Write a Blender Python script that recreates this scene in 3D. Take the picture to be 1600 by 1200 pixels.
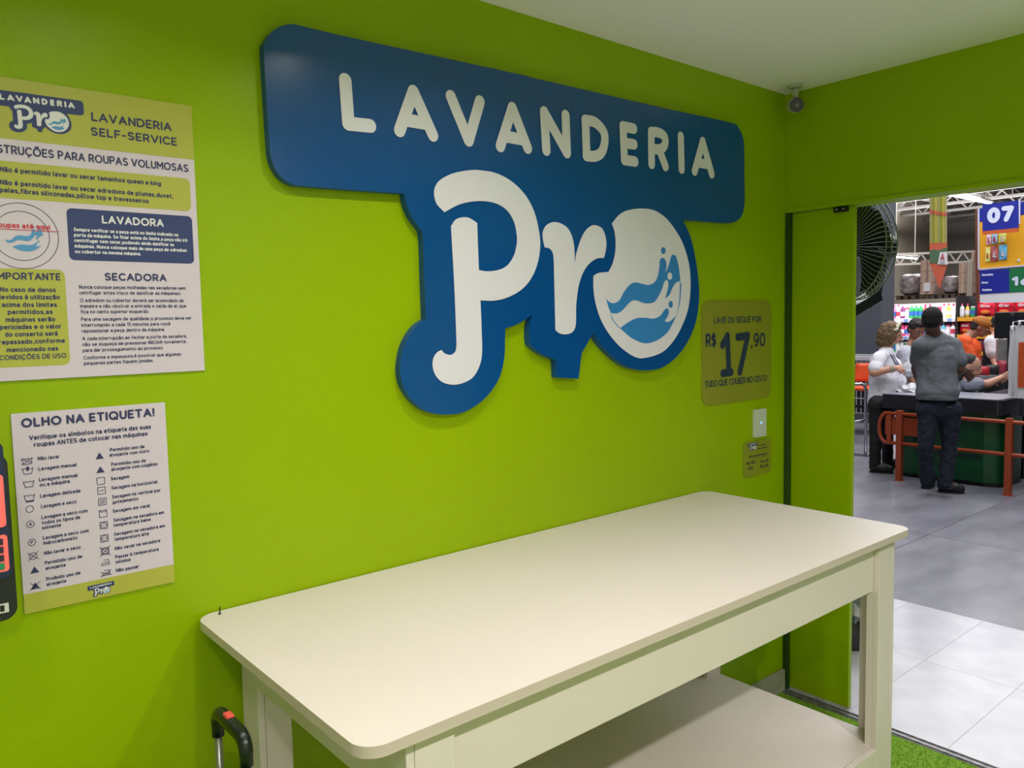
import bpy, bmesh, math, random
from mathutils import Vector, Matrix
from mathutils.geometry import tessellate_polygon
random.seed(7)
S = bpy.context.scene
COL = S.collection
for o in list(bpy.data.objects): bpy.data.objects.remove(o)

# ---------------------------------------------------------------- camera, world, lights, exposure
cam_d = bpy.data.cameras.new('camera'); cam = bpy.data.objects.new('camera', cam_d); COL.objects.link(cam)
r_, u_, f_ = Vector((0.766298,-0.642143,-0.020986)), Vector((0.065556,0.045654,0.996804)), Vector((0.639132,0.765225,-0.077081))
cam.matrix_world = Matrix(((r_.x,u_.x,-f_.x,-3.0298323950632238),(r_.y,u_.y,-f_.y,-1.8272803170564682),(r_.z,u_.z,-f_.z,1.62),(0,0,0,1)))
cam_d.sensor_fit = 'HORIZONTAL'; cam_d.sensor_width = 36; cam_d.lens = 36*1236.2360473594279/1600
cam_d.clip_start = .02; cam_d.clip_end = 300
S.camera = cam
S.view_settings.view_transform = 'Standard'; S.view_settings.look = 'None'
S.view_settings.gamma = 1; S.view_settings.use_curve_mapping = False
S.view_settings.exposure = 0.0
wd = bpy.data.worlds.new('world'); S.world = wd; wd.use_nodes = True
wd.node_tree.nodes['Background'].inputs[0].default_value = (.8,.85,1,1)
wd.node_tree.nodes['Background'].inputs[1].default_value = .05
def area(name, loc, size, power, col, sy=None, shape='RECTANGLE', spread=180, aim=None):
    d = bpy.data.lights.new(name, 'AREA'); d.energy = power; d.color = col; d.shape = shape
    d.size = size
    if sy: d.size_y = sy
    d.spread = math.radians(spread)
    o = bpy.data.objects.new(name, d); o.location = loc; COL.objects.link(o)
    if aim: o.rotation_euler = (Vector(aim)-Vector(loc)).to_track_quat('-Z','Y').to_euler()
    return o
WARM = (1,.955,.90)
for x,e in ((-3.2,2.6),(-2.55,3.0),(-1.9,4.2),(-1.4,1.3)):                      # row of downlights close to the sign wall
    area('downlight', (x,-.68,2.525), .07, e, WARM, shape='DISK', spread=140)
for x,e in ((-3.3,15.5),(-2.4,20.5),(-1.5,22.5)):                        # second row over the aisle
    area('downlight', (x,-2.35,2.525), .09, e, WARM, shape='DISK', spread=160)
COOL = (.93,.95,1)
for x in (3,8,14,22,32):                              # supermarket hall lights
    area('hall_light', (x,-1.0+x*.38,5.4), 4.5, 330 if x<20 else 520, COOL, sy=7)
    if x>5: area('hall_roof_fill', (x,-1.0+x*.38,5.5), 4.5, 500 if x<20 else 1300, COOL, sy=7).rotation_euler = (math.pi,0,0)   # upward fill added to brighten the roof, standing for the tubes' upward light

# ---------------------------------------------------------------- materials
def lin(c): return tuple((v/12.92 if v<=.04045 else ((v+.055)/1.055)**2.4) for v in (q/255 for q in c))
MATS = {}
def mat(name, rgb, rough=.5, metal=0, spec=.5, noise=0, nscale=20, bump=0, bscale=200, emit=0, alpha=1, coat=0, rgb2=None, stretch=None, trans=0):
    if name in MATS: return MATS[name]
    m = bpy.data.materials.new(name); m.use_nodes = True; N = m.node_tree.nodes; L = m.node_tree.links
    b = N['Principled BSDF']; c = lin(rgb)
    b.inputs['Base Color'].default_value = (*c,1); b.inputs['Roughness'].default_value = rough
    b.inputs['Metallic'].default_value = metal; b.inputs['Specular IOR Level'].default_value = spec
    b.inputs['Coat Weight'].default_value = coat; b.inputs['Alpha'].default_value = alpha
    b.inputs['Transmission Weight'].default_value = trans
    if emit: b.inputs['Emission Color'].default_value = (*c,1); b.inputs['Emission Strength'].default_value = emit
    if noise or bump:
        tc = N.new('ShaderNodeTexCoord'); src = tc.outputs['Object']
        if stretch:
            mp = N.new('ShaderNodeMapping'); mp.inputs['Scale'].default_value = stretch; L.new(src, mp.inputs[0]); src = mp.outputs[0]
    if noise:
        n = N.new('ShaderNodeTexNoise'); n.inputs['Scale'].default_value = nscale; n.inputs['Detail'].default_value = 6
        L.new(src, n.inputs['Vector'])
        r = N.new('ShaderNodeValToRGB'); c2 = lin(rgb2) if rgb2 else tuple(v*(1-noise) for v in c)
        r.color_ramp.elements[0].color = (*c2,1); r.color_ramp.elements[1].color = (*c,1)
        r.color_ramp.elements[0].position = .35; r.color_ramp.elements[1].position = .65
        L.new(n.outputs['Fac'], r.inputs[0]); L.new(r.outputs[0], b.inputs['Base Color'])
    if bump:
        n = N.new('ShaderNodeTexNoise'); n.inputs['Scale'].default_value = bscale; n.inputs['Detail'].default_value = 3
        L.new(src, n.inputs['Vector'])
        bp = N.new('ShaderNodeBump'); bp.inputs['Strength'].default_value = bump; bp.inputs['Distance'].default_value = .002
        L.new(n.outputs['Fac'], bp.inputs['Height']); L.new(bp.outputs[0], b.inputs['Normal'])
    MATS[name] = m; return m
GREEN = mat('green_wall_paint', (150,181,0), .33, spec=.2, noise=.06, nscale=1.5, bump=.12, bscale=350)
CEIL = mat('white_ceiling_paint', (248,240,244), .8, noise=.01, nscale=3, bump=.05, bscale=120)
WHITEW = mat('white_wall_paint', (232,228,222), .7)
TURF = mat('green_turf', (128,172,36), .9, noise=.35, nscale=90, bump=.9, bscale=500)
BLADE = mat('turf_blade', (158,204,50), .8, noise=.4, nscale=60)
LAM = mat('white_laminate', (228,216,212), .42, noise=.03, nscale=2, bump=.03, bscale=900)
EDGE = mat('laminate_edge_band', (208,192,184), .45)
BLUE = mat('blue_acrylic', (0,77,148), .2, coat=.2, noise=.03, nscale=1)
BLUESIDE = mat('blue_acrylic_side', (0,78,140), .3)
SWHITE = mat('white_vinyl', (230,227,240), .4)
WAVE = mat('light_blue_vinyl', (56,134,208), .35)
PAPER = mat('poster_white', (213,200,217), .38)
OLIVE = mat('poster_olive', (178,178,70), .38)
NAVY = mat('navy_ink', (44,58,112), .5)
INK = mat('text_navy_ink', (48,52,98), .6)
RED = mat('red_ink', (205,50,70), .5)
LOGOW = mat('logo_white_ink', (226,224,230), .5)
LOGOB = mat('logo_light_blue_ink', (80,150,205), .5)
CARD = mat('card_olive', (142,146,40), .35)
CARDINK = mat('card_dark_ink', (32,50,80), .5)
BLACK = mat('black_plastic', (18,20,22), .35)
DARK = mat('dark_grey_plastic', (40,42,46), .4)
GREY = mat('grey_plastic', (110,112,114), .45)
CHROME = mat('brushed_steel', (170,168,166), .3, metal=.9)
ORANGE = mat('orange_painted_steel', (172,72,38), .4, noise=.1, nscale=12)
SKIN = mat('skin_light', (205,150,125), .55, noise=.06, nscale=30)
SKIN2 = mat('skin_tan', (150,100,76), .55, noise=.06, nscale=30)
SKIN3 = mat('skin_dark', (92,58,44), .5, noise=.06, nscale=30)

# ---------------------------------------------------------------- helpers
def tag(o, label=None, cat=None, group=None, kind=None):
    if label: o['label'] = label
    if cat: o['category'] = cat
    if group: o['group'] = group
    if kind: o['kind'] = kind
    return o
def empty(name, loc, label, cat, group=None, rz=0):
    o = bpy.data.objects.new(name, None); o.empty_display_size = .05; o.location = loc; o.rotation_euler.z = rz
    COL.objects.link(o); tag(o, label, cat, group); return o
def settle(o, parent):
    if parent is not None:
        o.parent = parent
        M = Matrix.Identity(4); q = parent
        while q is not None:
            M = Matrix.LocRotScale(q.location, q.rotation_euler, q.scale) @ M; q = q.parent
        o.matrix_parent_inverse = Matrix.Identity(4)
        o.location = M.inverted() @ o.location; o.rotation_euler = (M.inverted().to_3x3() @ o.rotation_euler.to_matrix()).to_euler()
def origin_shift(me):
    """move the mesh so that its origin is the middle of its base; returns the place"""
    xs=[v.co.x for v in me.vertices]; ys=[v.co.y for v in me.vertices]; zs=[v.co.z for v in me.vertices]
    p = Vector(((min(xs)+max(xs))/2,(min(ys)+max(ys))/2,min(zs)))
    me.transform(Matrix.Translation(-p)); return p
def link(name, me, m, parent=None, smooth=False, kind=None):
    """me is in world coordinates"""
    me.name = name
    if m is not None and not me.materials: me.materials.append(m)
    if smooth:
        for f in me.polygons: f.use_smooth = True
    p = origin_shift(me)
    o = bpy.data.objects.new(name, me); o.location = p; COL.objects.link(o)
    settle(o, parent)
    if kind: o['kind'] = kind
    return o
class MB:
    def __init__(s): s.v=[]; s.f=[]; s.m=[]
    def add(s, vs, fs, mi=0):
        b=len(s.v); s.v += [tuple(q) for q in vs]; s.f += [tuple(i+b for i in f) for f in fs]; s.m += [mi]*len(fs); return s
    def box(s, x0,x1,y0,y1,z0,z1, mi=0, M=None):
        x0,x1=min(x0,x1),max(x0,x1); y0,y1=min(y0,y1),max(y0,y1); z0,z1=min(z0,z1),max(z0,z1)
        vs=[(x,y,z) for z in (z0,z1) for y in (y0,y1) for x in (x0,x1)]
        if M is not None: vs=[M@Vector(v) for v in vs]
        return s.add(vs, [(0,2,3,1),(4,5,7,6),(0,1,5,4),(2,6,7,3),(0,4,6,2),(1,3,7,5)], mi)
    def bar(s, a, b, w, h=None, mi=0):
        a=Vector(a); b=Vector(b); h=h or w; d=(b-a).normalized()
        up=Vector((0,0,1)) if abs(d.z)<.95 else Vector((1,0,0)); x=d.cross(up).normalized(); y=x.cross(d)
        vs=[p+x*(i*w/2)+y*(j*h/2) for p in (a,b) for (i,j) in ((-1,-1),(1,-1),(1,1),(-1,1))]
        return s.add(vs, [(3,2,1,0),(4,5,6,7),(0,1,5,4),(1,2,6,5),(2,3,7,6),(3,0,4,7)], mi)
    def tube(s, pts, r, n=10, mi=0, caps=True):
        pts=[Vector(p) for p in pts]; rs = r if isinstance(r,(list,tuple)) else [r]*len(pts)
        d0=(pts[1]-pts[0]).normalized(); up=Vector((0,0,1)) if abs(d0.z)<.9 else Vector((1,0,0)); x=d0.cross(up).normalized()
        rings=[]
        for i,p in enumerate(pts):
            d=((pts[min(i+1,len(pts)-1)]-pts[max(i-1,0)])).normalized(); x=(x-d*x.dot(d)).normalized(); y=d.cross(x)
            rings.append([p+(x*math.cos(t)+y*math.sin(t))*rs[i] for t in (2*math.pi*k/n for k in range(n))])
        vs=[q for rg in rings for q in rg]; fs=[]
        for i in range(len(pts)-1):
            for k in range(n): fs.append((i*n+k,i*n+(k+1)%n,(i+1)*n+(k+1)%n,(i+1)*n+k))
        if caps: fs.append(tuple(range(n-1,-1,-1))); fs.append(tuple((len(pts)-1)*n+k for k in range(n)))
        return s.add(vs,fs,mi)
    def lathe(s, prof, c, axis=(0,0,1), n=20, mi=0):
        """prof: (radius, height along axis)"""
        ax=Vector(axis).normalized(); up=Vector((0,0,1)) if abs(ax.z)<.9 else Vector((1,0,0)); x=ax.cross(up).normalized(); y=ax.cross(x); c=Vector(c)
        vs=[c+ax*h+(x*math.cos(t)+y*math.sin(t))*r for (r,h) in prof for t in (2*math.pi*k/n for k in range(n))]
        fs=[(i*n+k,(i+1)*n+k,(i+1)*n+(k+1)%n,i*n+(k+1)%n) for i in range(len(prof)-1) for k in range(n)]
        fs.append(tuple(range(n))); fs.append(tuple((len(prof)-1)*n+k for k in range(n-1,-1,-1)))
        return s.add(vs,fs,mi)
    def ball(s, c, rx, ry=None, rz=None, n=12, mi=0, M=None):
        ry=ry or rx; rz=rz or rx; c=Vector(c); h=n//2
        vs=[]
        for i in range(1,h):
            t=math.pi*i/h
            for k in range(n):
                a=2*math.pi*k/n; v=Vector((rx*math.sin(t)*math.cos(a),ry*math.sin(t)*math.sin(a),rz*math.cos(t)))
                vs.append(c+(M@v if M is not None else v))
        T=Vector((0,0,rz)); B=Vector((0,0,-rz))
        if M is not None: T=M@T; B=M@B
        vs+= [c+T,c+B]; t=len(vs)-2; fs=[]
        for i in range(h-2):
            for k in range(n): fs.append((i*n+k,(i+1)*n+k,(i+1)*n+(k+1)%n,i*n+(k+1)%n))
        for k in range(n): fs.append((t,k,(k+1)%n)); fs.append((t+1,(h-2)*n+(k+1)%n,(h-2)*n+k))
        return s.add(vs,fs,mi)
    def poly(s, pts, mi=0):     # flat concave polygon, 3-D points
        tri=tessellate_polygon([[Vector(p) for p in pts]])
        return s.add(pts,[tuple(t) for t in tri],mi)
    def mesh(s, name='m', mats=None):
        me=bpy.data.meshes.new(name); me.from_pydata(s.v,[],s.f); me.update()
        if mats:
            for q in mats: me.materials.append(q)
            me.polygons.foreach_set('material_index', s.m)
        return me
    def build(s, name, m, parent=None, smooth=False, kind=None, fix=True):
        ms = m if isinstance(m,(list,tuple)) else [m]
        me=s.mesh(name, ms)
        if fix:
            bm=bmesh.new(); bm.from_mesh(me); bmesh.ops.recalc_face_normals(bm, faces=bm.faces); bm.to_mesh(me); bm.free()
        return link(name, me, None, parent, smooth, kind)
def bevel(o, w=.003, seg=2, ang=30):
    b=o.modifiers.new('bevel','BEVEL'); b.width=w; b.segments=seg; b.limit_method='ANGLE'; b.angle_limit=math.radians(ang); return o
def copy_tree(o, loc=None, rz=None, label=None, parent=None):
    c=o.copy(); COL.objects.link(c)
    if parent is not None: c.parent=parent
    if loc is not None: c.location=loc
    if rz is not None: c.rotation_euler.z=rz
    if label: c['label']=label
    for ch in o.children: copy_tree(ch, parent=c)
    return c
def rrect(x0,x1,z0,z1,r,n=6):
    out=[]
    for (cx,cz,a0) in ((x1-r,z1-r,0),(x0+r,z1-r,90),(x0+r,z0+r,180),(x1-r,z0+r,270)):
        for k in range(n+1):
            a=math.radians(a0+90*k/n); out.append((cx+r*math.cos(a),cz+r*math.sin(a)))
    return out
def spline(P, n=5):
    """P: (x,z,corner) closed outline; smooth between corners"""
    out=[]; N=len(P)
    for i in range(N):
        p0,p1,p2,p3=P[i-1],P[i],P[(i+1)%N],P[(i+2)%N]
        if p1[2]: p0=p1
        if p2[2]: p3=p2
        for k in range(n):
            t=k/n; a=.5*t
            q=[.5*((2*p1[j])+(-p0[j]+p2[j])*t+(2*p0[j]-5*p1[j]+4*p2[j]-p3[j])*t*t+(-p0[j]+3*p1[j]-3*p2[j]+p3[j])*t**3) for j in (0,1)]
            out.append(tuple(q))
    return out
def plate(mb, pts, y0, y1, mi=0, side=None):
    """extrude an (x,z) outline from y0 (back) to y1 (front)"""
    n=len(pts); mb.poly([(x,y1,z) for x,z in pts], mi)
    b=len(mb.v); mb.v += [(x,y0,z) for x,z in pts]+[(x,y1,z) for x,z in pts]
    for k in range(n): mb.f.append((b+k,b+(k+1)%n,b+n+(k+1)%n,b+n+k)); mb.m.append(mi if side is None else side)
    mb.poly([(x,y0,z) for x,z in pts], mi if side is None else side)
    return mb

# ---------------------------------------------------------------- rounded stroke lettering
def ar(cx,cy,rx,ry,a,b,n=8):
    return [(cx+rx*math.cos(math.radians(a+(b-a)*k/n)),cy+ry*math.sin(math.radians(a+(b-a)*k/n))) for k in range(n+1)]
def el(cx,cy,rx,ry): return ar(cx,cy,rx,ry,0,360,14)
x_=.68
G={'A':[[(0,0),(.38,1),(.76,0)],[(.13,.33),(.63,.33)]],
'B':[[(0,0),(0,1),(.33,1)]+ar(.33,.76,.24,.24,90,-90)+[(0,.52)],[(.33,.52)]+ar(.36,.26,.27,.26,90,-90)+[(0,0)]],
'C':[ar(.42,.5,.42,.5,48,312,12)],'D':[[(0,0),(0,1),(.25,1)]+ar(.25,.5,.47,.5,90,-90,12)+[(0,0)]],
'E':[[(.5,1),(0,1),(0,0),(.5,0)],[(0,.5),(.44,.5)]],'F':[[(.5,1),(0,1),(0,0)],[(0,.5),(.44,.5)]],
'G':[ar(.42,.5,.42,.5,50,325,12)+[(.8,.45),(.5,.45)]],'H':[[(0,0),(0,1)],[(.62,0),(.62,1)],[(0,.5),(.62,.5)]],'I':[[(0,0),(0,1)]],
'J':[[(.35,1),(.35,.25)]+ar(.17,.25,.18,.25,0,-150)],'K':[[(0,0),(0,1)],[(.55,1),(0,.42)],[(.2,.6),(.58,0)]],'L':[[(0,1),(0,0),(.48,0)]],
'M':[[(0,0),(0,1),(.4,.35),(.8,1),(.8,0)]],'N':[[(0,0),(0,1),(.62,0),(.62,1)]],'O':[el(.45,.5,.45,.5)],
'P':[[(0,0),(0,1),(.3,1)]+ar(.3,.72,.27,.28,90,-90)+[(0,.44)]],'Q':[el(.45,.5,.45,.5),[(.55,.22),(.85,-.05)]],
'R':[[(0,0),(0,1),(.3,1)]+ar(.3,.72,.27,.28,90,-90)+[(0,.44)],[(.3,.44),(.58,0)]],
'S':[ar(.3,.75,.27,.25,35,270)+ar(.3,.25,.29,.25,90,-145)],'T':[[(0,1),(.64,1)],[(.32,1),(.32,0)]],
'U':[[(0,1),(0,.32)]+ar(.31,.32,.31,.32,180,360)+[(.62,1)]],'V':[[(0,1),(.36,0),(.72,1)]],'W':[[(0,1),(.27,0),(.54,1),(.81,0),(1.08,1)]],
'X':[[(0,0),(.6,1)],[(0,1),(.6,0)]],'Y':[[(0,1),(.33,.45),(.66,1)],[(.33,.45),(.33,0)]],'Z':[[(0,1),(.58,1),(0,0),(.58,0)]],
'a':[ar(.22,.44,.23,.24,150,0,6)+[(.45,0)],[(.45,.40),(.2,.38)]+ar(.19,.19,.19,.19,90,270,6)+[(.3,0),(.45,.13)]],'b':[el(.27,.34,.27,.34),[(0,1),(0,0)]],'c':[ar(.28,.34,.28,.34,45,315)],
'd':[el(.27,.34,.27,.34),[(.54,1),(.54,0)]],'e':[[(0,.34),(.56,.34)]+ar(.28,.34,.28,.34,0,310,10)],
'f':[[(.13,0),(.13,.8)]+ar(.31,.8,.18,.2,180,80,4),[(0,.64),(.32,.64)]],'g':[el(.27,.34,.27,.34),[(.54,x_),(.54,-.05)]+ar(.28,-.05,.26,.22,0,-150)],
'h':[[(0,0),(0,1)],ar(.26,.4,.26,.28,180,0)+[(.52,0)]],'i':[[(0,0),(0,x_)],[(0,.96),(0,.961)]],'j':[[(.1,x_),(.1,-.15)]+ar(0,-.15,.1,.12,0,-90,3),[(.1,.96),(.1,.961)]],
'k':[[(0,0),(0,1)],[(.42,x_),(0,.25)],[(.15,.38),(.46,0)]],'l':[[(0,1),(0,.12)]+ar(.12,.12,.12,.12,180,270,3)],
'm':[[(0,0),(0,x_)],ar(.21,.42,.21,.26,180,0)+[(.42,0)],ar(.63,.42,.21,.26,180,0)+[(.84,0)]],'n':[[(0,0),(0,x_)],ar(.25,.4,.25,.28,180,0)+[(.5,0)]],
'o':[el(.3,.34,.3,.34)],'p':[el(.27,.34,.27,.34),[(0,x_),(0,-.27)]],'q':[el(.27,.34,.27,.34),[(.54,x_),(.54,-.27)]],
'r':[[(0,0),(0,x_)],ar(.24,.42,.24,.26,180,80,5)],'s':[ar(.22,.51,.19,.17,35,270,6)+ar(.22,.17,.21,.17,90,-145,6)],
't':[[(.13,.92),(.13,.18)]+ar(.29,.18,.16,.18,180,285,4),[(0,.66),(.32,.66)]],'u':[[(0,x_),(0,.26)]+ar(.25,.26,.25,.26,180,360)+[(.5,x_)],[(.5,.3),(.5,0)]],
'v':[[(0,x_),(.27,0),(.54,x_)]],'w':[[(0,x_),(.2,0),(.4,x_),(.6,0),(.8,x_)]],'x':[[(0,0),(.46,x_)],[(0,x_),(.46,0)]],'y':[[(0,x_),(.28,.02)],[(.54,x_),(.22,-.27),(.08,-.27)]],
'z':[[(0,x_),(.44,x_),(0,0),(.44,0)]],'1':[[(0,.8),(.25,1),(.25,0)]],'2':[ar(.28,.72,.27,.28,160,-30)+[(0,0),(.56,0)]],
'5':[[(.5,1),(.08,1),(.05,.58)]+ar(.26,.32,.27,.32,110,-140)],'6':[el(.28,.3,.28,.3),[(.42,1),(.05,.45)]],'7':[[(0,1),(.54,1),(.18,0)]],'8':[el(.28,.74,.23,.26),el(.28,.25,.28,.25)],
'9':[el(.28,.7,.28,.3),[(.56,.7),(.54,.4),(.4,.1),(.15,0)]],'0':[el(.3,.5,.3,.5)],'.':[[(0,0),(0,.001)]],',':[[(.05,.02),(0,-.14)]],'!':[[(0,1),(0,.35)],[(0,0),(0,.001)]],
'-':[[(0,.42),(.32,.42)]],':':[[(0,.05),(0,.051)],[(0,.55),(0,.551)]],'(':[ar(.3,.4,.3,.6,130,230,6)],')':[ar(-.1,.4,.3,.6,50,-50,6)],
'$':[ar(.28,.72,.25,.22,35,270)+ar(.28,.27,.27,.23,90,-145),[(.28,-.12),(.28,1.12)]],'?':[ar(.25,.75,.25,.25,160,-60)+[(.25,.3)],[(.25,0),(.25,.001)]]}
ACC={'ã':('a','~'),'õ':('o','~'),'Õ':('O','~'),'á':('a',"'"),'é':('e',"'"),'í':('i',"'"),'ú':('u',"'"),'ê':('e','^'),'à':('a','`'),'ç':('c',','),'Ç':('C',','),'É':('E',"'"),'Á':('A',"'"),'ó':('o',"'")}
def glyph(ch):
    if ch in G: return G[ch]
    if ch in ACC:
        b,a=ACC[ch]; st=[list(q) for q in G[b]]; up=b.isupper(); y=1.2 if up else .92
        if b=='i': st=st[:1]
        w=max(p[0] for q in st for p in q); m=w/2
        if a=='~': st.append([(m-.2,y-.03),(m-.08,y+.05),(m+.08,y-.03),(m+.2,y+.05)])
        if a=="'": st.append([(m-.04,y-.04),(m+.1,y+.1)])
        if a=='`': st.append([(m+.04,y-.04),(m-.1,y+.1)])
        if a=='^': st.append([(m-.15,y-.05),(m,y+.08),(m+.15,y-.05)])
        if a==',': st.append([(m,0),(m+.05,-.15),(m-.07,-.26)])
        return st
    return None
def text_strokes(s, w, track=.2):
    out=[]; x=0
    for ch in s:
        if ch==' ': x+=.3+track*.5; continue
        g=glyph(ch)
        if g is None: continue
        mx=max(p[0] for q in g for p in q)
        out += [[(p[0]+x+w/2,p[1]*(1-w)+w/2) for p in q] for q in g]
        x += mx+w+track-.08+(.0 if ch not in ',.' else .06)
    return out, x-(track-.08)
_k=[0]
def stroke_flat(mb, path, hw, y0, mi=0, nd=6):
    """flat round-ended stroke in the x-z plane facing -y (hw: half width); smooth runs are one ribbon"""
    P=[path[0]]
    for p in path[1:]:
        if math.hypot(p[0]-P[-1][0],p[1]-P[-1][1])>1e-7: P.append(p)
    if len(P)<2: P=[P[0],(P[0][0],P[0][1]+hw*.01)]
    dirs=[(lambda d:(d[0]/math.hypot(*d),d[1]/math.hypot(*d)))((b[0]-a[0],b[1]-a[1])) for a,b in zip(P,P[1:])]
    loop = math.hypot(P[0][0]-P[-1][0],P[0][1]-P[-1][1])<hw*.1 and len(P)>6 and dirs[0][0]*dirs[-1][0]+dirs[0][1]*dirs[-1][1]>.6
    runs=[]; st=0
    for i in range(1,len(dirs)):
        if dirs[i-1][0]*dirs[i][0]+dirs[i-1][1]*dirs[i][1]<.6: runs.append((st,i)); st=i
    runs.append((st,len(dirs)))
    for (s_,e) in runs:
        _k[0]+=1; y=y0-(_k[0]%5)*min(max(hw*.012,1.2e-5),2.5e-4)
        pts=P[s_:e+1]; D=dirs[s_:e]; L=[];R=[]; whole = loop and len(runs)==1
        for i,p in enumerate(pts):
            if whole and i in (0,len(pts)-1): u,v=D[-1],D[0]
            else: u=D[max(i-1,0)]; v=D[min(i,len(D)-1)]
            tx,tz=u[0]+v[0],u[1]+v[1]; l=math.hypot(tx,tz); tx/=l; tz/=l; q=hw/max(.5,tx*v[0]+tz*v[1])
            L.append((p[0]-tz*q,y,p[1]+tx*q)); R.append((p[0]+tz*q,y,p[1]-tx*q))
        n=len(pts); fs=[(i,i+1,n+i+1,n+i) for i in range(n-1)]; vs=L+R
        if not whole:
            for (p,d) in ((pts[0],(-D[0][0],-D[0][1])),(pts[-1],D[-1])):
                b0=len(vs); a0=math.atan2(d[1],d[0]); m_=max(3,nd//2)
                vs+=[(p[0]+hw*math.cos(a0+math.pi*(k/m_-.5)),y,p[1]+hw*math.sin(a0+math.pi*(k/m_-.5))) for k in range(m_+1)]
                fs.append(tuple(range(b0,b0+m_+1)))
        mb.add(vs,fs,mi)
def text(mb, s, x0, z0, x1, cap, w, y, mi=0, nd=6, track=.2):
    w*=1.16
    st,tw=text_strokes(s,w,track)
    k=(x1-x0)/tw
    for q in st: stroke_flat(mb,[(x0+p[0]*k,z0+p[1]*cap) for p in q], w*cap/2*(.55+.45*min(k/cap,1)), y, mi, nd)

# ---------------------------------------------------------------- the laundry room
HC, HD = 2.5342, 2.0641
def struct(name, mb, m, parent=None, **k):
    o = mb.build(name, m, parent, **k)
    if parent is None: o['kind']='structure'
    return o
struct('floor', MB().box(-4.4,-.035,-3.6,0,-.06,0), TURF)
struct('ceiling', MB().box(-4.4,.12,-3.6,.12,HC,HC+.06), CEIL)
struct('wall_front', MB().box(-4.4,0,0,.1,0,HC), GREEN)
wr = MB().box(0,.1,-3.6,-2.35,0,HC)
wr.box(0,.1,-2.35,0,HD,HC)
struct('wall_right', wr, GREEN)
struct('wall_back', MB().box(-4.4,.1,-3.7,-3.6,0,HC), WHITEW)
struct('wall_left', MB().box(-4.5,-4.4,-3.7,.1,0,HC), WHITEW)
bb = struct('baseboard_front', MB().box(-4.4,-.004,-.016,-.0005,0,.095), mat('pale_baseboard',(176,172,160),.5,noise=.15,nscale=14)); bevel(bb,.003)
# header ledge over the doorway
struct('trim_1', MB().box(-.006,.1,-2.35,-.002,HD-.012,HD+.002), GREEN)
# green sliding door leaf and its floor track
d = empty('door_1', (.02,.2,0), None, None); d['kind']='structure'
dl = MB().box(.028,.052,-.283,.95,.008,HD-.0135).build('door_leaf', GREEN, d); bevel(dl,.002)
MB().box(.028,.052,-.283,.95,.002,.008).build('bottom_seal', mat('pale_seal',(180,178,172),.5), d)
struct('trim_shade_strip', MB().box(.0005,.027,-.019,-.0005,0,HD-.013), mat('gap_shade_green',(34,66,4),.7))  # dark strip added as painted shade between wall end and door leaf
tr = MB()
tr.box(-.034,.01,-2.35,.0,-.004,.0015); tr.box(.004,.008,-2.35,0,0,.006); tr.box(-.026,-.022,-2.35,0,0,.006)
struct('trim_2', tr, mat('worn_aluminium_track',(150,148,152),.45,metal=.5,noise=.5,nscale=40))
g = empty('door_guide', (.02,-.235,HD-.02), 'small black metal guide bracket under the doorway header', 'bracket')
b = MB().box(.010,.0275,-.262,-.205,HD-.034,HD-.013).build('bracket_plate', BLACK, g); bevel(b,.002)
for y in (-.248,-.22):
    MB().lathe([(.004,0),(.004,.002),(.002,.003)], (.0098,y,HD-.023), (-1,0,0), 10).build('screw', CHROME, g)

# turf pile where the carpet can be seen close up
tb = MB(); rr = random.Random(3)
for k in range(26000):
    x=rr.uniform(-.75,-.036); y=rr.uniform(-1.35,-.018)
    if (x<-.35 and y>-.3) or (x<-.58 and -.77<y<-.68) or (x<-.58 and y>-.13): continue
    a=rr.uniform(0,6.28); w=.0016; hh=rr.uniform(.004,.009); lx=rr.uniform(-.004,.004); ly=rr.uniform(-.004,.004)
    tb.add([(x-w*math.cos(a),y-w*math.sin(a),0),(x+w*math.cos(a),y+w*math.sin(a),0),(x+lx,y+ly,hh)],[(0,1,2)])
o = tb.build('turf_pile', BLADE, fix=False); tag(o,'short bright green artificial turf pile by the doorway','turf',kind='stuff')

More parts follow.
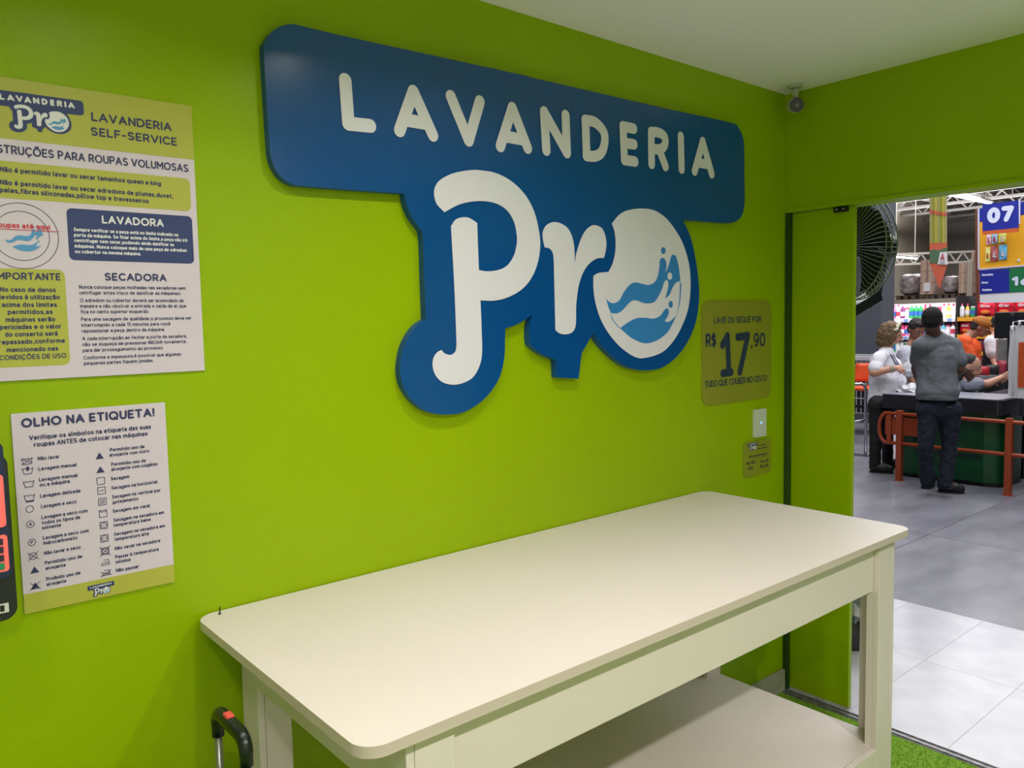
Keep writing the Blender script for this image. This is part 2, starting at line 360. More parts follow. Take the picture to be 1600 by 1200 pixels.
# ---------------------------------------------------------------- big blue logo sign
BOARD = [(-2.1612,2.3351,0),(-2.1784,2.3337,0),(-2.1978,2.3272,0),(-2.2172,2.3156,0),(-2.2345,2.2992,0),(-2.2457,2.2797,0),(-2.2505,2.2634,0),(-2.2492,2.1597,0),(-2.2468,2.0513,0),(-2.2452,2.0242,0),(-2.2381,1.9975,0),(-2.2202,1.9737,0),(-2.1952,1.961,0),(-2.1648,1.959,0),(-2.0362,1.9616,0),(-1.8813,1.9658,1),(-1.873,1.9335,0),(-1.8566,1.9024,0),(-1.8286,1.8716,1),(-1.8254,1.839,0),(-1.8252,1.7432,0),(-1.8239,1.6357,1),(-1.8526,1.6198,0),(-1.8784,1.5934,0),(-1.8987,1.5582,0),(-1.9093,1.517,0),(-1.9103,1.4902,0),(-1.9012,1.4537,0),(-1.8777,1.4188,0),(-1.8392,1.3881,0),(-1.7954,1.3731,0),(-1.7562,1.3683,0),(-1.7111,1.3693,0),(-1.6669,1.3828,0),(-1.6213,1.4084,0),(-1.5827,1.445,0),(-1.5603,1.4865,0),(-1.5507,1.5256,0),(-1.5479,1.5651,0),(-1.5459,1.6045,1),(-1.5051,1.6137,0),(-1.465,1.6297,0),(-1.4367,1.6442,1),(-1.4491,1.6145,0),(-1.4528,1.576,0),(-1.4486,1.5511,1),(-1.4027,1.5223,0),(-1.3437,1.5018,1),(-1.342,1.4468,1),(-1.2465,1.4372,1),(-1.231,1.518,1),(-1.2056,1.5472,0),(-1.1775,1.5806,1),(-1.1384,1.5394,0),(-1.0818,1.4977,0),(-1.0148,1.4629,0),(-0.9274,1.4466,0),(-0.8359,1.4506,0),(-0.7597,1.4804,0),(-0.6907,1.5332,0),(-0.6401,1.6037,0),(-0.6193,1.6848,0),(-0.621,1.7597,0),(-0.6389,1.8399,0),(-0.6685,1.9185,0),(-0.7124,1.9748,1),(-0.6582,1.9766,0),(-0.5459,1.9789,0),(-0.4497,1.9813,0),(-0.3945,1.9881,0),(-0.3495,2.0138,0),(-0.3302,2.0609,0),(-0.3306,2.1716,0),(-0.3332,2.2813,0),(-0.3446,2.3185,0),(-0.3727,2.3467,0),(-0.4279,2.3567,0),(-0.7808,2.3506,0),(-1.1241,2.3475,0),(-1.4169,2.3448,0),(-1.4504,2.3457,0),(-1.797,2.3397,0),(-2.0491,2.335,0)]
P_W = [(-1.7542,1.9263,1),(-1.7795,1.9467,0),(-1.7874,1.973,0),(-1.7815,1.9945,0),(-1.7624,2.0143,0),(-1.7204,2.0348,0),(-1.666,2.0484,0),(-1.6263,2.0526,0),(-1.5693,2.0504,0),(-1.5109,2.0325,0),(-1.4598,1.9981,0),(-1.4254,1.9514,0),(-1.4086,1.8991,0),(-1.4034,1.8524,0),(-1.4157,1.7981,0),(-1.444,1.7505,0),(-1.4848,1.7165,0),(-1.5374,1.6944,0),(-1.5882,1.6851,0),(-1.6374,1.6863,1),(-1.6358,1.6064,0),(-1.6363,1.5357,0),(-1.6472,1.4975,0),(-1.6723,1.4668,0),(-1.7084,1.4532,0),(-1.7434,1.451,0),(-1.7774,1.4607,0),(-1.7992,1.4807,0),(-1.8079,1.5058,0),(-1.805,1.5272,0),(-1.7933,1.542,0),(-1.7774,1.5494,1),(-1.7672,1.5397,0),(-1.7506,1.5347,0),(-1.7367,1.5379,0),(-1.727,1.5519,0),(-1.7256,1.5957,0),(-1.7284,1.745,0),(-1.7332,1.8771,0),(-1.7304,1.8926,0),(-1.7169,1.9087,0),(-1.6936,1.9165,0),(-1.6702,1.9162,0),(-1.6428,1.9043,1),(-1.6417,1.8352,0),(-1.6404,1.772,1),(-1.6105,1.769,0),(-1.569,1.7739,0),(-1.5348,1.7879,0),(-1.5082,1.8182,0),(-1.496,1.8547,0),(-1.4961,1.8809,0),(-1.5055,1.9163,0),(-1.5304,1.947,0),(-1.5677,1.9634,0),(-1.6127,1.9674,0),(-1.6608,1.9623,0),(-1.7079,1.9493,0)]
R_W = [(-1.3459,1.5953,1),(-1.347,1.7049,0),(-1.3482,1.8096,0),(-1.354,1.8354,0),(-1.3666,1.8452,0),(-1.3843,1.847,1),(-1.3914,1.8699,0),(-1.3916,1.8929,0),(-1.3792,1.9116,0),(-1.3577,1.9233,0),(-1.3362,1.9262,0),(-1.3109,1.9221,0),(-1.2855,1.9095,0),(-1.2675,1.8841,0),(-1.2592,1.8499,0),(-1.258,1.7993,1),(-1.2498,1.8343,0),(-1.2299,1.878,0),(-1.2063,1.9088,0),(-1.1789,1.9255,0),(-1.1553,1.927,0),(-1.1317,1.9186,0),(-1.1176,1.8974,0),(-1.1124,1.8729,0),(-1.1169,1.8451,0),(-1.1253,1.8243,1),(-1.1573,1.8216,0),(-1.1929,1.804,0),(-1.2205,1.7762,0),(-1.2404,1.738,0),(-1.2511,1.6948,0),(-1.2557,1.6571,0),(-1.2565,1.6193,0),(-1.2622,1.5978,0),(-1.2776,1.5846,0),(-1.3038,1.5804,0),(-1.3294,1.5843,0)]
O_W = [(-1.0845,1.938,1),(-1.0494,1.9681,0),(-1.0072,1.9862,0),(-0.9382,1.9976,0),(-0.867,1.9954,0),(-0.8029,1.9706,0),(-0.7465,1.9264,0),(-0.7082,1.88,0),(-0.6791,1.814,0),(-0.6715,1.7404,0),(-0.685,1.6601,0),(-0.7199,1.5988,0),(-0.7688,1.5449,0),(-0.8354,1.5049,0),(-0.9268,1.4896,0),(-0.9797,1.4961,0),(-1.0478,1.5305,0),(-1.1052,1.5777,0),(-1.1448,1.6287,0),(-1.1677,1.6841,0),(-1.1748,1.728,0),(-1.1741,1.7653,1),(-1.1502,1.7751,0),(-1.1034,1.7801,1),(-1.085,1.8046,0),(-1.0722,1.8357,0),(-1.0675,1.8694,0),(-1.071,1.9083,0)]
WAVES = [[(-1.1179,1.6942,1),(-1.1075,1.6842,0),(-1.083,1.6775,0),(-1.0538,1.6871,0),(-1.0324,1.7127,0),(-1.0066,1.7358,0),(-0.9763,1.7477,0),(-0.9414,1.7442,0),(-0.9059,1.7401,0),(-0.8742,1.7494,0),(-0.8558,1.7704,0),(-0.8462,1.8031,0),(-0.8432,1.8268,0),(-0.8321,1.8349,0),(-0.8182,1.8324,0),(-0.809,1.819,0),(-0.8091,1.8041,0),(-0.8159,1.7831,1),(-0.8026,1.7984,0),(-0.7902,1.8226,0),(-0.7806,1.8439,0),(-0.7663,1.8486,0),(-0.752,1.8389,0),(-0.7398,1.8061,0),(-0.7305,1.7566,1),(-0.7527,1.7514,0),(-0.7749,1.7329,0),(-0.7912,1.7087,0),(-0.8167,1.6936,1),(-0.8053,1.7176,0),(-0.7975,1.7416,0),(-0.8002,1.7554,0),(-0.8096,1.7582,0),(-0.8218,1.7502,0),(-0.8332,1.7263,0),(-0.8519,1.7023,0),(-0.875,1.6816,0),(-0.9067,1.6768,0),(-0.9334,1.6786,0),(-0.9684,1.6873,0),(-0.9944,1.6844,0),(-1.0204,1.6672,0),(-1.046,1.6502,0),(-1.0711,1.6436,0),(-1.0959,1.6461,1),(-1.1078,1.6674,0)],
 [(-1.051,1.5945,1),(-1.0126,1.6127,0),(-0.9692,1.6265,0),(-0.9251,1.6277,0),(-0.8802,1.6242,0),(-0.8434,1.6339,0),(-0.8199,1.6546,0),(-0.8058,1.6594,0),(-0.7964,1.6515,0),(-0.8013,1.6335,0),(-0.8203,1.6157,1),(-0.8062,1.6112,0),(-0.7873,1.6152,0),(-0.7681,1.6252,0),(-0.7536,1.6348,1),(-0.7779,1.6029,0),(-0.8066,1.5733,0),(-0.8627,1.5478,0),(-0.9262,1.5397,0),(-0.9876,1.5574,0),(-1.0217,1.5756,0)],
 [(-0.7267,1.7335,0),(-0.7339,1.6786,0),(-0.7536,1.6348,1),(-0.7388,1.6786,0),(-0.7335,1.7334,0),(-0.7343,1.7565,1),(-0.7266,1.7457,1)],
 [(-1.0992,1.6461,1),(-1.0839,1.6212,0),(-1.051,1.5945,1),(-1.0561,1.5946,1),(-1.0897,1.6224,1)],
 [(-0.8243,1.873,0),(-0.815,1.8693,0),(-0.8123,1.8617,0),(-0.8152,1.8527,0),(-0.8245,1.8487,0),(-0.8338,1.8519,0),(-0.8364,1.8607,0),(-0.8336,1.8685,0)],
 [(-0.7857,1.6858,0),(-0.7772,1.6816,0),(-0.7744,1.6732,0),(-0.7773,1.6647,0),(-0.7859,1.6611,0),(-0.7944,1.6647,0),(-0.7972,1.6732,0),(-0.7943,1.6816,0)]]
DROP = [(-0.7905,1.7855,0),(-0.7811,1.7815,0),(-0.7774,1.7732,0),(-0.7812,1.7641,0),(-0.7907,1.7597,0),(-0.8001,1.7638,0),(-0.8038,1.7726,0),(-0.8,1.7811,0)]
LET = [('L',[[(-2.0438,2.2283),(-2.0396,2.1233),(-1.9777,2.1266)]]),('A',[[(-1.8906,2.127),(-1.8446,2.2338),(-1.7858,2.1286)],[(-1.8701,2.157),(-1.8085,2.1569)]]),('V',[[(-1.7229,2.2413),(-1.6651,2.1306),(-1.6226,2.2435)]]),('A',[[(-1.5515,2.1288),(-1.5033,2.244),(-1.4467,2.1363)],[(-1.5302,2.1591),(-1.4662,2.1586)]]),('N',[[(-1.3711,2.1395),(-1.3775,2.2513),(-1.2851,2.1421),(-1.2885,2.2544)]]),('D',[[(-1.2021,2.2524),(-1.1989,2.1428),(-1.1586,2.1464),(-1.1284,2.1634),(-1.1134,2.2004),(-1.1209,2.2308),(-1.1582,2.2523),(-1.2021,2.2524)]]),('E',[[(-0.973,2.2581),(-1.0261,2.258),(-1.0211,2.1497),(-0.9685,2.1505)],[(-1.0219,2.205),(-0.9729,2.2067)]]),('R',[[(-0.8826,2.1521),(-0.8832,2.2596),(-0.8427,2.2622),(-0.8126,2.2518),(-0.811,2.2276),(-0.8341,2.2085),(-0.8785,2.2031)],[(-0.8433,2.2062),(-0.809,2.1521)]]),('I',[[(-0.7242,2.2652),(-0.7202,2.1527)]]),('A',[[(-0.6456,2.1528),(-0.5968,2.2636),(-0.5426,2.1536)],[(-0.6265,2.1852),(-0.5592,2.1847)]])]
sg = empty('logo_sign', (-1.35,-.03,1.37), 'large glossy blue cut-out LAVANDERIA Pro sign on the green wall', 'sign')
bo = spline(BOARD,5); YS=-.026
m = MB(); plate(m, bo, -.0005, YS+.001, 0, 1); o=m.build('board',[BLUE,BLUESIDE],sg); bevel(o,.004,3,50)
def flat(name, pts, y, mt, parent, th=.0012):
    mm=MB(); plate(mm, pts, y+th, y); return mm.build(name, mt, parent)
pp = flat('letter', spline(P_W,6), YS-.0015, SWHITE, sg); flat('letter', spline(R_W,6), YS-.0015, SWHITE, sg)
oo = flat('letter', spline(O_W,6), YS-.0015, SWHITE, sg)
for wv in WAVES: flat('wave' , spline(wv,4) if len(wv)>5 else [(a,b) for a,b,_ in wv], YS-.0022, WAVE, oo, .0006)
flat('drop', spline(DROP,3), YS-.0027, SWHITE, oo, .0004)
for n,paths in LET:
    mm=MB()
    for q in paths:
        if len(q)>=6:
            lp_=abs(q[0][0]-q[-1][0])+abs(q[0][1]-q[-1][1])<.02
            fl_=[(a,b,1 if i in (0,1) or (i==len(q)-1) else 0) for i,(a,b) in enumerate(q)]
            if lp_: q=spline(fl_[:-1],6)+[q[0]]
            else: q=spline(fl_,6)[:-5]
        stroke_flat(mm, q, .0172, YS-.0008, 0, 20)
    mm.build('letter', SWHITE, sg, fix=False)

def small_logo(parent, x0, z1, k, y, white=LOGOW, blue=NAVY, light=LOGOB, kz=None, parts=True):
    """the same logo printed small; x0 left edge, z1 top edge, k scale"""
    kz=kz or k; f=lambda p:(x0+(p[0]+2.262)*k, z1+(p[1]-2.35)*kz)
    def fl(pts,yy,mi): mb.add([(a,yy,b) for a,b in pts],[tuple(t) for t in tessellate_polygon([[Vector((a,0,b)) for a,b in pts]])],mi)
    mb=MB(); fl([f(p) for p in spline(BOARD,3)], y, 0)
    for q in (P_W,R_W,O_W): fl([f(p) for p in spline(q,3)], y-.0003, 1)
    for q in WAVES[:2]: fl([f(p) for p in spline(q,3)], y-.0006, 2)
    for n,paths in LET:
        for q in paths: stroke_flat(mb,[f(p) for p in q],.02*k,y-.0003,1,6)
    return mb.build('printed_logo',[blue,white,light],parent,fix=False)

def ring(mb, cx, cz, rx, rz, w, y, mi=0, n=40):
    v=[]
    for k in range(n):
        a=2*math.pi*k/n
        v += [(cx+rx*math.cos(a),y,cz+rz*math.sin(a)),(cx+(rx-w)*math.cos(a),y,cz+(rz-w)*math.sin(a))]
    mb.add(v,[(2*k,2*((k+1)%n),2*((k+1)%n)+1,2*k+1) for k in range(n)],mi)
def rect2(mb,x0,x1,z0,z1,y,mi=0,r=0):
    pts=rrect(x0,x1,z0,z1,r) if r else [(x0,z0),(x1,z0),(x1,z1),(x0,z1)]
    mb.add([(a,y,b) for a,b in pts],[tuple(range(len(pts)))],mi)

# ---------------------------------------------------------------- poster: bulky laundry instructions
p1 = empty('instruction_poster', (-2.72,-.003,1.526), 'upper poster on the wall, INSTRUÇÕES PARA ROUPAS VOLUMOSAS with olive header', 'poster')
Y1=-.0045
PX0,PX1,PZ0,PZ1 = -3.03,-2.41445,1.527,2.113
MB().box(PX0,PX1,Y1+.0003,-.0005,PZ0,PZ1).build('backing', PAPER, p1)
zb = 1.9960499999999999
m=MB(); rect2(m,PX0,PX1,zb,PZ1,Y1); m.build('header_band', OLIVE, p1, fix=False)
gb = (-2.4263,1.8819,-2.4255,1.9533)
m=MB(); rect2(m,-2.99,gb[0],gb[1],gb[3],Y1,0,.012); m.build('olive_panel', OLIVE, p1, fix=False)
bx = (-2.6741,1.8711,-2.4258,1.7664)
m=MB(); rect2(m,bx[0],bx[2],bx[3],bx[1],Y1,0,.010); m.build('navy_panel', NAVY, p1, fix=False)
ib = (-2.7947,1.7464,-2.6844,1.5553)
m=MB(); rect2(m,-2.985,ib[2],ib[3]-.002,ib[1],Y1,0,.013); m.build('olive_panel', OLIVE, p1, fix=False)
small_logo(p1, -2.7935, 2.0885, .0842, Y1-.0003, kz=.0790)
T1 = [('LAVANDERIA',-2.6179,2.0514,-2.4592,0.0185,0.17,0),('SELF-SERVICE',-2.6207,2.0218,-2.4495,0.0175,0.17,0),('STRUÇÕES PARA ROUPAS VOLUMOSAS',-2.7873,1.9671,-2.4282,0.0172,0.16,0),('Não é permitido lavar ou secar tamanhos queen e king',-2.784,1.9318,-2.4879,0.0105,0.19,0),('Não é permitido lavar ou secar edredons de plumas,duvet,',-2.7855,1.907,-2.4634,0.0105,0.19,0),('peles,fibras siliconadas,pillow top e travesseiros',-2.7864,1.8923,-2.5152,0.0105,0.19,0),('LAVADORA',-2.6094,1.8439,-2.4868,0.017,0.18,1),('Roupas até aqui',-2.8014,1.8252,-2.7054,0.0105,0.18,2),('Sempre verificar se a peça está no limite indicado na',-2.663,1.825,-2.4577,0.0078,0.19,1),('porta da máquina. Se ficar acima do limite,a peça não irá',-2.6631,1.814,-2.4388,0.0078,0.19,1),('centrifugar nem secar,podendo ainda danificar as',-2.6633,1.8031,-2.4673,0.0078,0.19,1),('máquinas. Nunca coloque mais de uma peça de edredom',-2.6632,1.7917,-2.4408,0.0078,0.19,1),('ou cobertor na mesma máquina.',-2.6633,1.7805,-2.5365,0.0078,0.19,1),('IMPORTANTE',-2.8048,1.7243,-2.6923,0.0148,0.18,0),('No caso de danos',-2.7979,1.7006,-2.7025,0.0102,0.19,0),('devidos à utilização',-2.8036,1.6861,-2.6958,0.0102,0.19,0),('acima dos limites',-2.7964,1.671,-2.7019,0.0102,0.19,0),('permitidos,as',-2.7877,1.6568,-2.7105,0.0102,0.19,0),('máquinas serão',-2.7921,1.6419,-2.7066,0.0102,0.19,0),('periciadas e o valor',-2.8023,1.6275,-2.6967,0.0102,0.19,0),('do conserto será',-2.795,1.6131,-2.704,0.0102,0.19,0),('repassado,conforme',-2.8057,1.5984,-2.6919,0.0102,0.19,0),('mencionado nas',-2.7939,1.5829,-2.7048,0.0102,0.19,0),('CONDIÇÕES DE USO',-2.8069,1.5677,-2.691,0.0102,0.17,0),('SECADORA',-2.6109,1.7258,-2.4868,0.0165,0.18,0),('Nunca coloque peças molhadas nas secadoras sem',-2.6598,1.7085,-2.4474,0.0078,0.15,0),('cetrifugar antes (risco de danificar as máquinas).',-2.66,1.6968,-2.4572,0.0078,0.15,0),('O edredom ou cobertor deverá ser acomodado de',-2.6596,1.681,-2.4529,0.0078,0.15,0),('maneira a não obstruir a entrada e saída de ar,que',-2.6598,1.6692,-2.448,0.0078,0.15,0),('fica no canto superior esquerdo.',-2.6597,1.6576,-2.5263,0.0078,0.15,0),('Para uma secagem de qualidade,o processo deve ser',-2.6598,1.6422,-2.4378,0.0078,0.15,0),('interrompido a cada 15 minutos para você',-2.66,1.6302,-2.484,0.0078,0.15,0),('reposicionar a peça dentro da máquina.',-2.6597,1.6181,-2.4961,0.0078,0.15,0),('A cada interrupção,ao fechar a porta da secadora,',-2.6599,1.6023,-2.4497,0.0078,0.15,0),('não se esqueça de pressionar INICIAR novamente,',-2.66,1.5903,-2.4503,0.0078,0.15,0),('para dar prosseguimento ao processo.',-2.66,1.5781,-2.5007,0.0078,0.15,0),('Conforme a espessura,é possível que algumas',-2.6599,1.5627,-2.4647,0.0078,0.15,0),('pequenas partes fiquem úmidas.',-2.6598,1.5512,-2.5232,0.0078,0.15,0)]
m=MB()
for s,x0,z0,x1,cap,w,mi in T1: text(m,s,x0,z0,x1,cap,w,Y1-.0004,mi)
m.build('printed_text',[INK,LOGOW,RED],p1,fix=False)
# drum fill-level drawing
m=MB(); cx,cz = (-2.7552,1.8106)
ring(m,cx,cz,.0645,.0645,.0012,Y1-.0002); ring(m,cx,cz,.0485,.0485,.0012,Y1-.0002)
lz=1.8223
for wv in WAVES[:2]+[WAVES[4],WAVES[5]]:
    pts=[(cx+(a+.985)*.17-.006,cz+(b-1.70)*.15-.006) for a,b in spline(wv,3)]
    m.add([(a,Y1-.0003,b) for a,b in pts],[tuple(t) for t in tessellate_polygon([[Vector((a,0,b)) for a,b in pts]])],1)
stroke_flat(m,[(-2.86,lz),(-2.6896,lz)],.0006,Y1-.0006,2)
m.build('drum_drawing',[INK,LOGOB,RED],p1,fix=False)

# ---------------------------------------------------------------- poster: care label symbols
p2 = empty('care_symbol_poster', (-2.65,-.003,1.057), 'lower poster OLHO NA ETIQUETA! with two columns of care symbols', 'poster')
MB().box(-2.7945,-2.5045,Y1+.0003,-.0005,1.057,1.4615).build('backing', PAPER, p2)
zb = 1.09715
m=MB(); rect2(m,-2.7945,-2.5045,1.057,zb,Y1); m.build('footer_band', OLIVE, p2, fix=False)
la=(-2.6799,1.0869); lb=(-2.629,1.0868)
kl=(lb[0]-la[0])/1.895
small_logo(p2, la[0], lb[1]+.001, kl, Y1-.0003)
T2 = [('OLHO NA ETIQUETA!',-2.7781,1.4321,-2.5275,0.0193,0.2,0),('Verifique os símbolos na etiqueta das suas',-2.7662,1.4061,-2.5363,0.0102,0.18,0),('roupas ANTES de colocar nas máquinas',-2.759,1.3918,-2.544,0.0102,0.18,0),('Não lavar',-2.7537,1.3639,-2.7149,0.008,0.18,0),('Lavagem manual',-2.7538,1.343,-2.6847,0.008,0.18,0),('Lavagem manual',-2.7541,1.3209,-2.6842,0.008,0.18,0),('ou a máquina',-2.7536,1.3104,-2.6994,0.008,0.18,0),('Lavagem delicada',-2.7539,1.2878,-2.6812,0.008,0.18,0),('Permitido uso de',-2.6204,1.3655,-2.5516,0.008,0.18,0),('alvejante com cloro',-2.6222,1.3546,-2.5428,0.008,0.18,0),('Permitido uso de',-2.6198,1.3344,-2.5508,0.008,0.18,0),('alvejante com oxigênio',-2.6201,1.3238,-2.527,0.008,0.18,0),('Secagem',-2.6224,1.3041,-2.5857,0.008,0.18,0),('Secagem na horizontal',-2.6223,1.2843,-2.5293,0.008,0.18,0),('Secagem na vertical por',-2.622,1.2648,-2.5238,0.008,0.18,0),('gotejamento',-2.6217,1.2534,-2.5703,0.008,0.18,0),('Lavagem a seco',-2.7537,1.2662,-2.6897,0.008,0.18,0),('Lavagem a seco com',-2.7539,1.2439,-2.6701,0.008,0.18,0),('todos os tipos de',-2.7544,1.2327,-2.6847,0.008,0.18,0),('solvente',-2.7545,1.2226,-2.7202,0.008,0.18,0),('Lavagem a seco com',-2.754,1.2016,-2.6703,0.008,0.18,0),('hidrocarboneto',-2.7538,1.1907,-2.6922,0.008,0.18,0),('Não lavar a seco',-2.7538,1.1699,-2.6874,0.008,0.18,0),('Permitido uso de',-2.7536,1.1497,-2.6854,0.008,0.18,0),('alvejante',-2.7531,1.1383,-2.7167,0.008,0.18,0),('Proibido uso de',-2.7533,1.1159,-2.6907,0.008,0.18,0),('alvejante',-2.7533,1.105,-2.7173,0.008,0.18,0),('Secagem em varal',-2.6222,1.2342,-2.5475,0.008,0.18,0),('Secagem na secadora em',-2.6222,1.2144,-2.5191,0.008,0.18,0),('temperatura baixa',-2.6223,1.2037,-2.5478,0.008,0.18,0),('Secagem na secadora em',-2.6226,1.1842,-2.5187,0.008,0.18,0),('temperatura alta',-2.6221,1.173,-2.5532,0.008,0.18,0),('Não secar na secadora',-2.6227,1.153,-2.5307,0.008,0.18,0),('Passar à temperatura',-2.6228,1.1345,-2.535,0.008,0.18,0),('mínima',-2.6227,1.1234,-2.5933,0.008,0.18,0),('Não passar',-2.623,1.1051,-2.5773,0.008,0.18,0)]
m=MB()
for s,x0,z0,x1,cap,w,mi in T2: text(m,s,x0,z0,x1,cap,w,Y1-.0004,mi)
m.build('printed_text',[INK],p2,fix=False)
ICON = [('basin_x',-2.7724,1.3661),('basin_hand',-2.7723,1.3462),('basin',-2.772,1.3198),('basin_line',-2.7724,1.2918),('circle',-2.7733,1.2684),('circle_A',-2.7741,1.2374),('circle_F',-2.7736,1.2004),('circle_x',-2.7731,1.172),('tri',-2.7723,1.1433),('tri_x',-2.7731,1.1108),('tri',-2.6411,1.3594),('tri',-2.6412,1.33),('sq',-2.6416,1.3062),('sq_dash',-2.6413,1.2856),('sq_bars',-2.641,1.2619),('sq_hang',-2.6411,1.236),('dry1',-2.6413,1.2112),('dry2',-2.6415,1.183),('dry_x',-2.6416,1.1555),('iron',-2.6422,1.1312),('iron_x',-2.6423,1.1087)]
m=MB()
for n,cx,cz in ICON:
    r=.0085; w=.0006; y=Y1-.0004; L=lambda *q: stroke_flat(m,[(cx+a*r,cz+b*r) for a,b in q],w,y,0,5)
    if 'basin' in n:
        L((-1.1,.6),(-.75,-.8),(.75,-.8),(1.1,.6)); L((-1,.35),(-.6,.6),(-.2,.3),(.2,.6),(.6,.3),(1,.5))
        if n.endswith('x'): L((-1.1,-.9),(1.1,.6)); L((-1.1,.4),(1.1,-.6))
        if 'hand' in n: m.add([(cx+r*.33*math.cos(k*.785),y,cz+r*.45+r*.6*math.sin(k*.785)) for k in range(8)],[tuple(range(8))])
        if 'line' in n: stroke_flat(m,[(cx-r*.7,cz-r*.95),(cx+r*.7,cz-r*.95)],.0014,y,0,5)
    elif 'circle' in n:
        ring(m,cx,cz,r*.85,r*.85,.0012,y,0,20)
        if n[-1] in 'AF': text(m,n[-1],cx-r*.3,cz-r*.33,cx+r*.32,r*.7,.2,y)
        if n[-1]=='x': L((-1.1,-1),(1.1,1)); L((-1.1,.9),(1.1,-.9))
    elif 'tri' in n:
        m.add([(cx-r*.95,y,cz-r*.75),(cx+r*.95,y,cz-r*.75),(cx,y,cz+r*.85)],[(0,1,2)])
        if n[-1]=='x': L((-1.1,-.9),(1,.8)); L((-1,.8),(1.1,-.9))
    elif 'iron' in n:
        L((-1,-.6),(.9,-.6),(.7,.6),(-.4,.6)); L((-1,-.6),(-.75,-.05),(.75,-.05))
        if n[-1]=='x': L((-1.2,-.8),(1.2,.5)); L((-1.2,.3),(1.2,-.7))
        else: L((0,-.3),(.01,-.3))
    else:
        a=.85; L((-a,-a),(a,-a),(a,a),(-a,a),(-a,-a))
        if n=='sq_dash': L((-.5,0),(.5,0))
        if n=='sq_bars': [L((q,-.55),(q,.55)) for q in (-.35,0,.35)]
        if n=='sq_hang': L((-a,a),(-.4,.45),(.4,.45),(a,a))
        if n.startswith('dry'):
            ring(m,cx,cz,r*.75,r*.75,.0012,y,0,20)
            if n=='dry1': ring(m,cx,cz,.0012,.0012,.0011,y,0,8)
            if n=='dry2': ring(m,cx-.002,cz,.0012,.0012,.0011,y,0,8); ring(m,cx+.002,cz,.0012,.0012,.0011,y,0,8)
            if n=='dry_x': L((-1.2,-1.2),(1.2,1.2)); L((-1.2,1.2),(1.2,-1.2))
m.build('care_symbols',[INK],p2,fix=False)

# ---------------------------------------------------------------- price card, switch, hours card
pc = empty('price_card', (-.338,-.003,1.29), 'rounded olive price card reading LAVE OU SEQUE POR R$17,90', 'card')
X0,X1,Z0,Z1=-.573,-.104,1.289,1.690
m=MB(); plate(m,rrect(X0,X1,Z0,Z1,.045,8),-.0005,-.004); o=m.build('card_plate',CARD,pc)
m=MB(); rows=[('LAVE OU SEQUE POR',-0.4989,1.6007,-0.1811,0.026,0.15,0),('R$',-0.5498,1.5123,-0.4854,0.052,0.17,0),(',90',-0.2534,1.5016,-0.1505,0.058,0.15,0),('TUDO QUE COUBER NO CESTO',-0.5555,1.359,-0.1374,0.026,0.15,0)]
for s,x0,z0,x1,cap,w,mi in rows: text(m,s,x0,z0,x1,cap,w,-.0046,0,8,.16)
big=[[(-0.4447,1.5173),(-0.4124,1.5515),(-0.4026,1.4079)],[(-0.4427,1.4076),(-0.3873,1.4096)],[(-0.3442,1.5451),(-0.2752,1.5492),(-0.3294,1.4077)]]
for q in big: stroke_flat(m,q,.0155,-.0046,0,16)
m.build('printed_text',CARDINK,pc,fix=False)

sw = empty('touch_switch', (-.19,-.004,1.133), 'white rectangular wall switch with a tiny blue light below the price card', 'switch')
m=MB(); plate(m,rrect(-.232,-.15,1.133,1.247,.003,3),-.0005,-.011); o=m.build('switch_plate',mat('white_switch',(205,210,200),.25),sw); bevel(o,.0015)
m=MB(); ring(m,-.188,1.191,.0055,.0055,.0016,-.0114,0,16); m.build('light_ring',mat('blue_led',(120,190,255),.4,emit=2.2),sw,fix=False)
m=MB(); text(m,'I',-.170,1.142,-.168,.002,.2,-.0114); stroke_flat(m,[(-.175,1.143),(-.158,1.143)],.0008,-.0114); m.build('maker_mark',GREY,sw,fix=False)

hcard = empty('hours_card', (-.2,-.003,.975), 'small olive opening hours card below the wall switch', 'card')
m=MB(); plate(m,rrect(-.301,-.1,.974,1.120,.018,6),-.0005,-.003); m.build('card_plate',CARD,hcard)
small_logo(hcard,-.272,1.112,.036,-.0034,kz=.034)
m=MB(); rows=[('LAVANDERIA',-0.1994,1.0926,-0.1364,0.0065,0.2,0),('SELF-SERVICE',-0.1993,1.08,-0.1327,0.0065,0.2,0),('Horário de Funcionamento',-0.2653,1.0538,-0.1325,0.0085,0.17,0),('SEG-SÁB',-0.2815,1.026,-0.2217,0.0125,0.17,0),('7h às 22h',-0.1822,1.0219,-0.1224,0.0125,0.15,0),('DOM',-0.2698,1.003,-0.2358,0.0125,0.17,0),('8h às 20h',-0.1821,1.0011,-0.1223,0.0125,0.15,0)]
for s,x0,z0,x1,cap,w,mi in rows: text(m,s,x0,z0,x1,cap,w,-.0036,0,5)
stroke_flat(m,[(rows[2][1],rows[2][2]-.005),(rows[2][3],rows[2][2]-.005)],.0006,-.0036)
m.build('printed_text',CARDINK,hcard,fix=False)

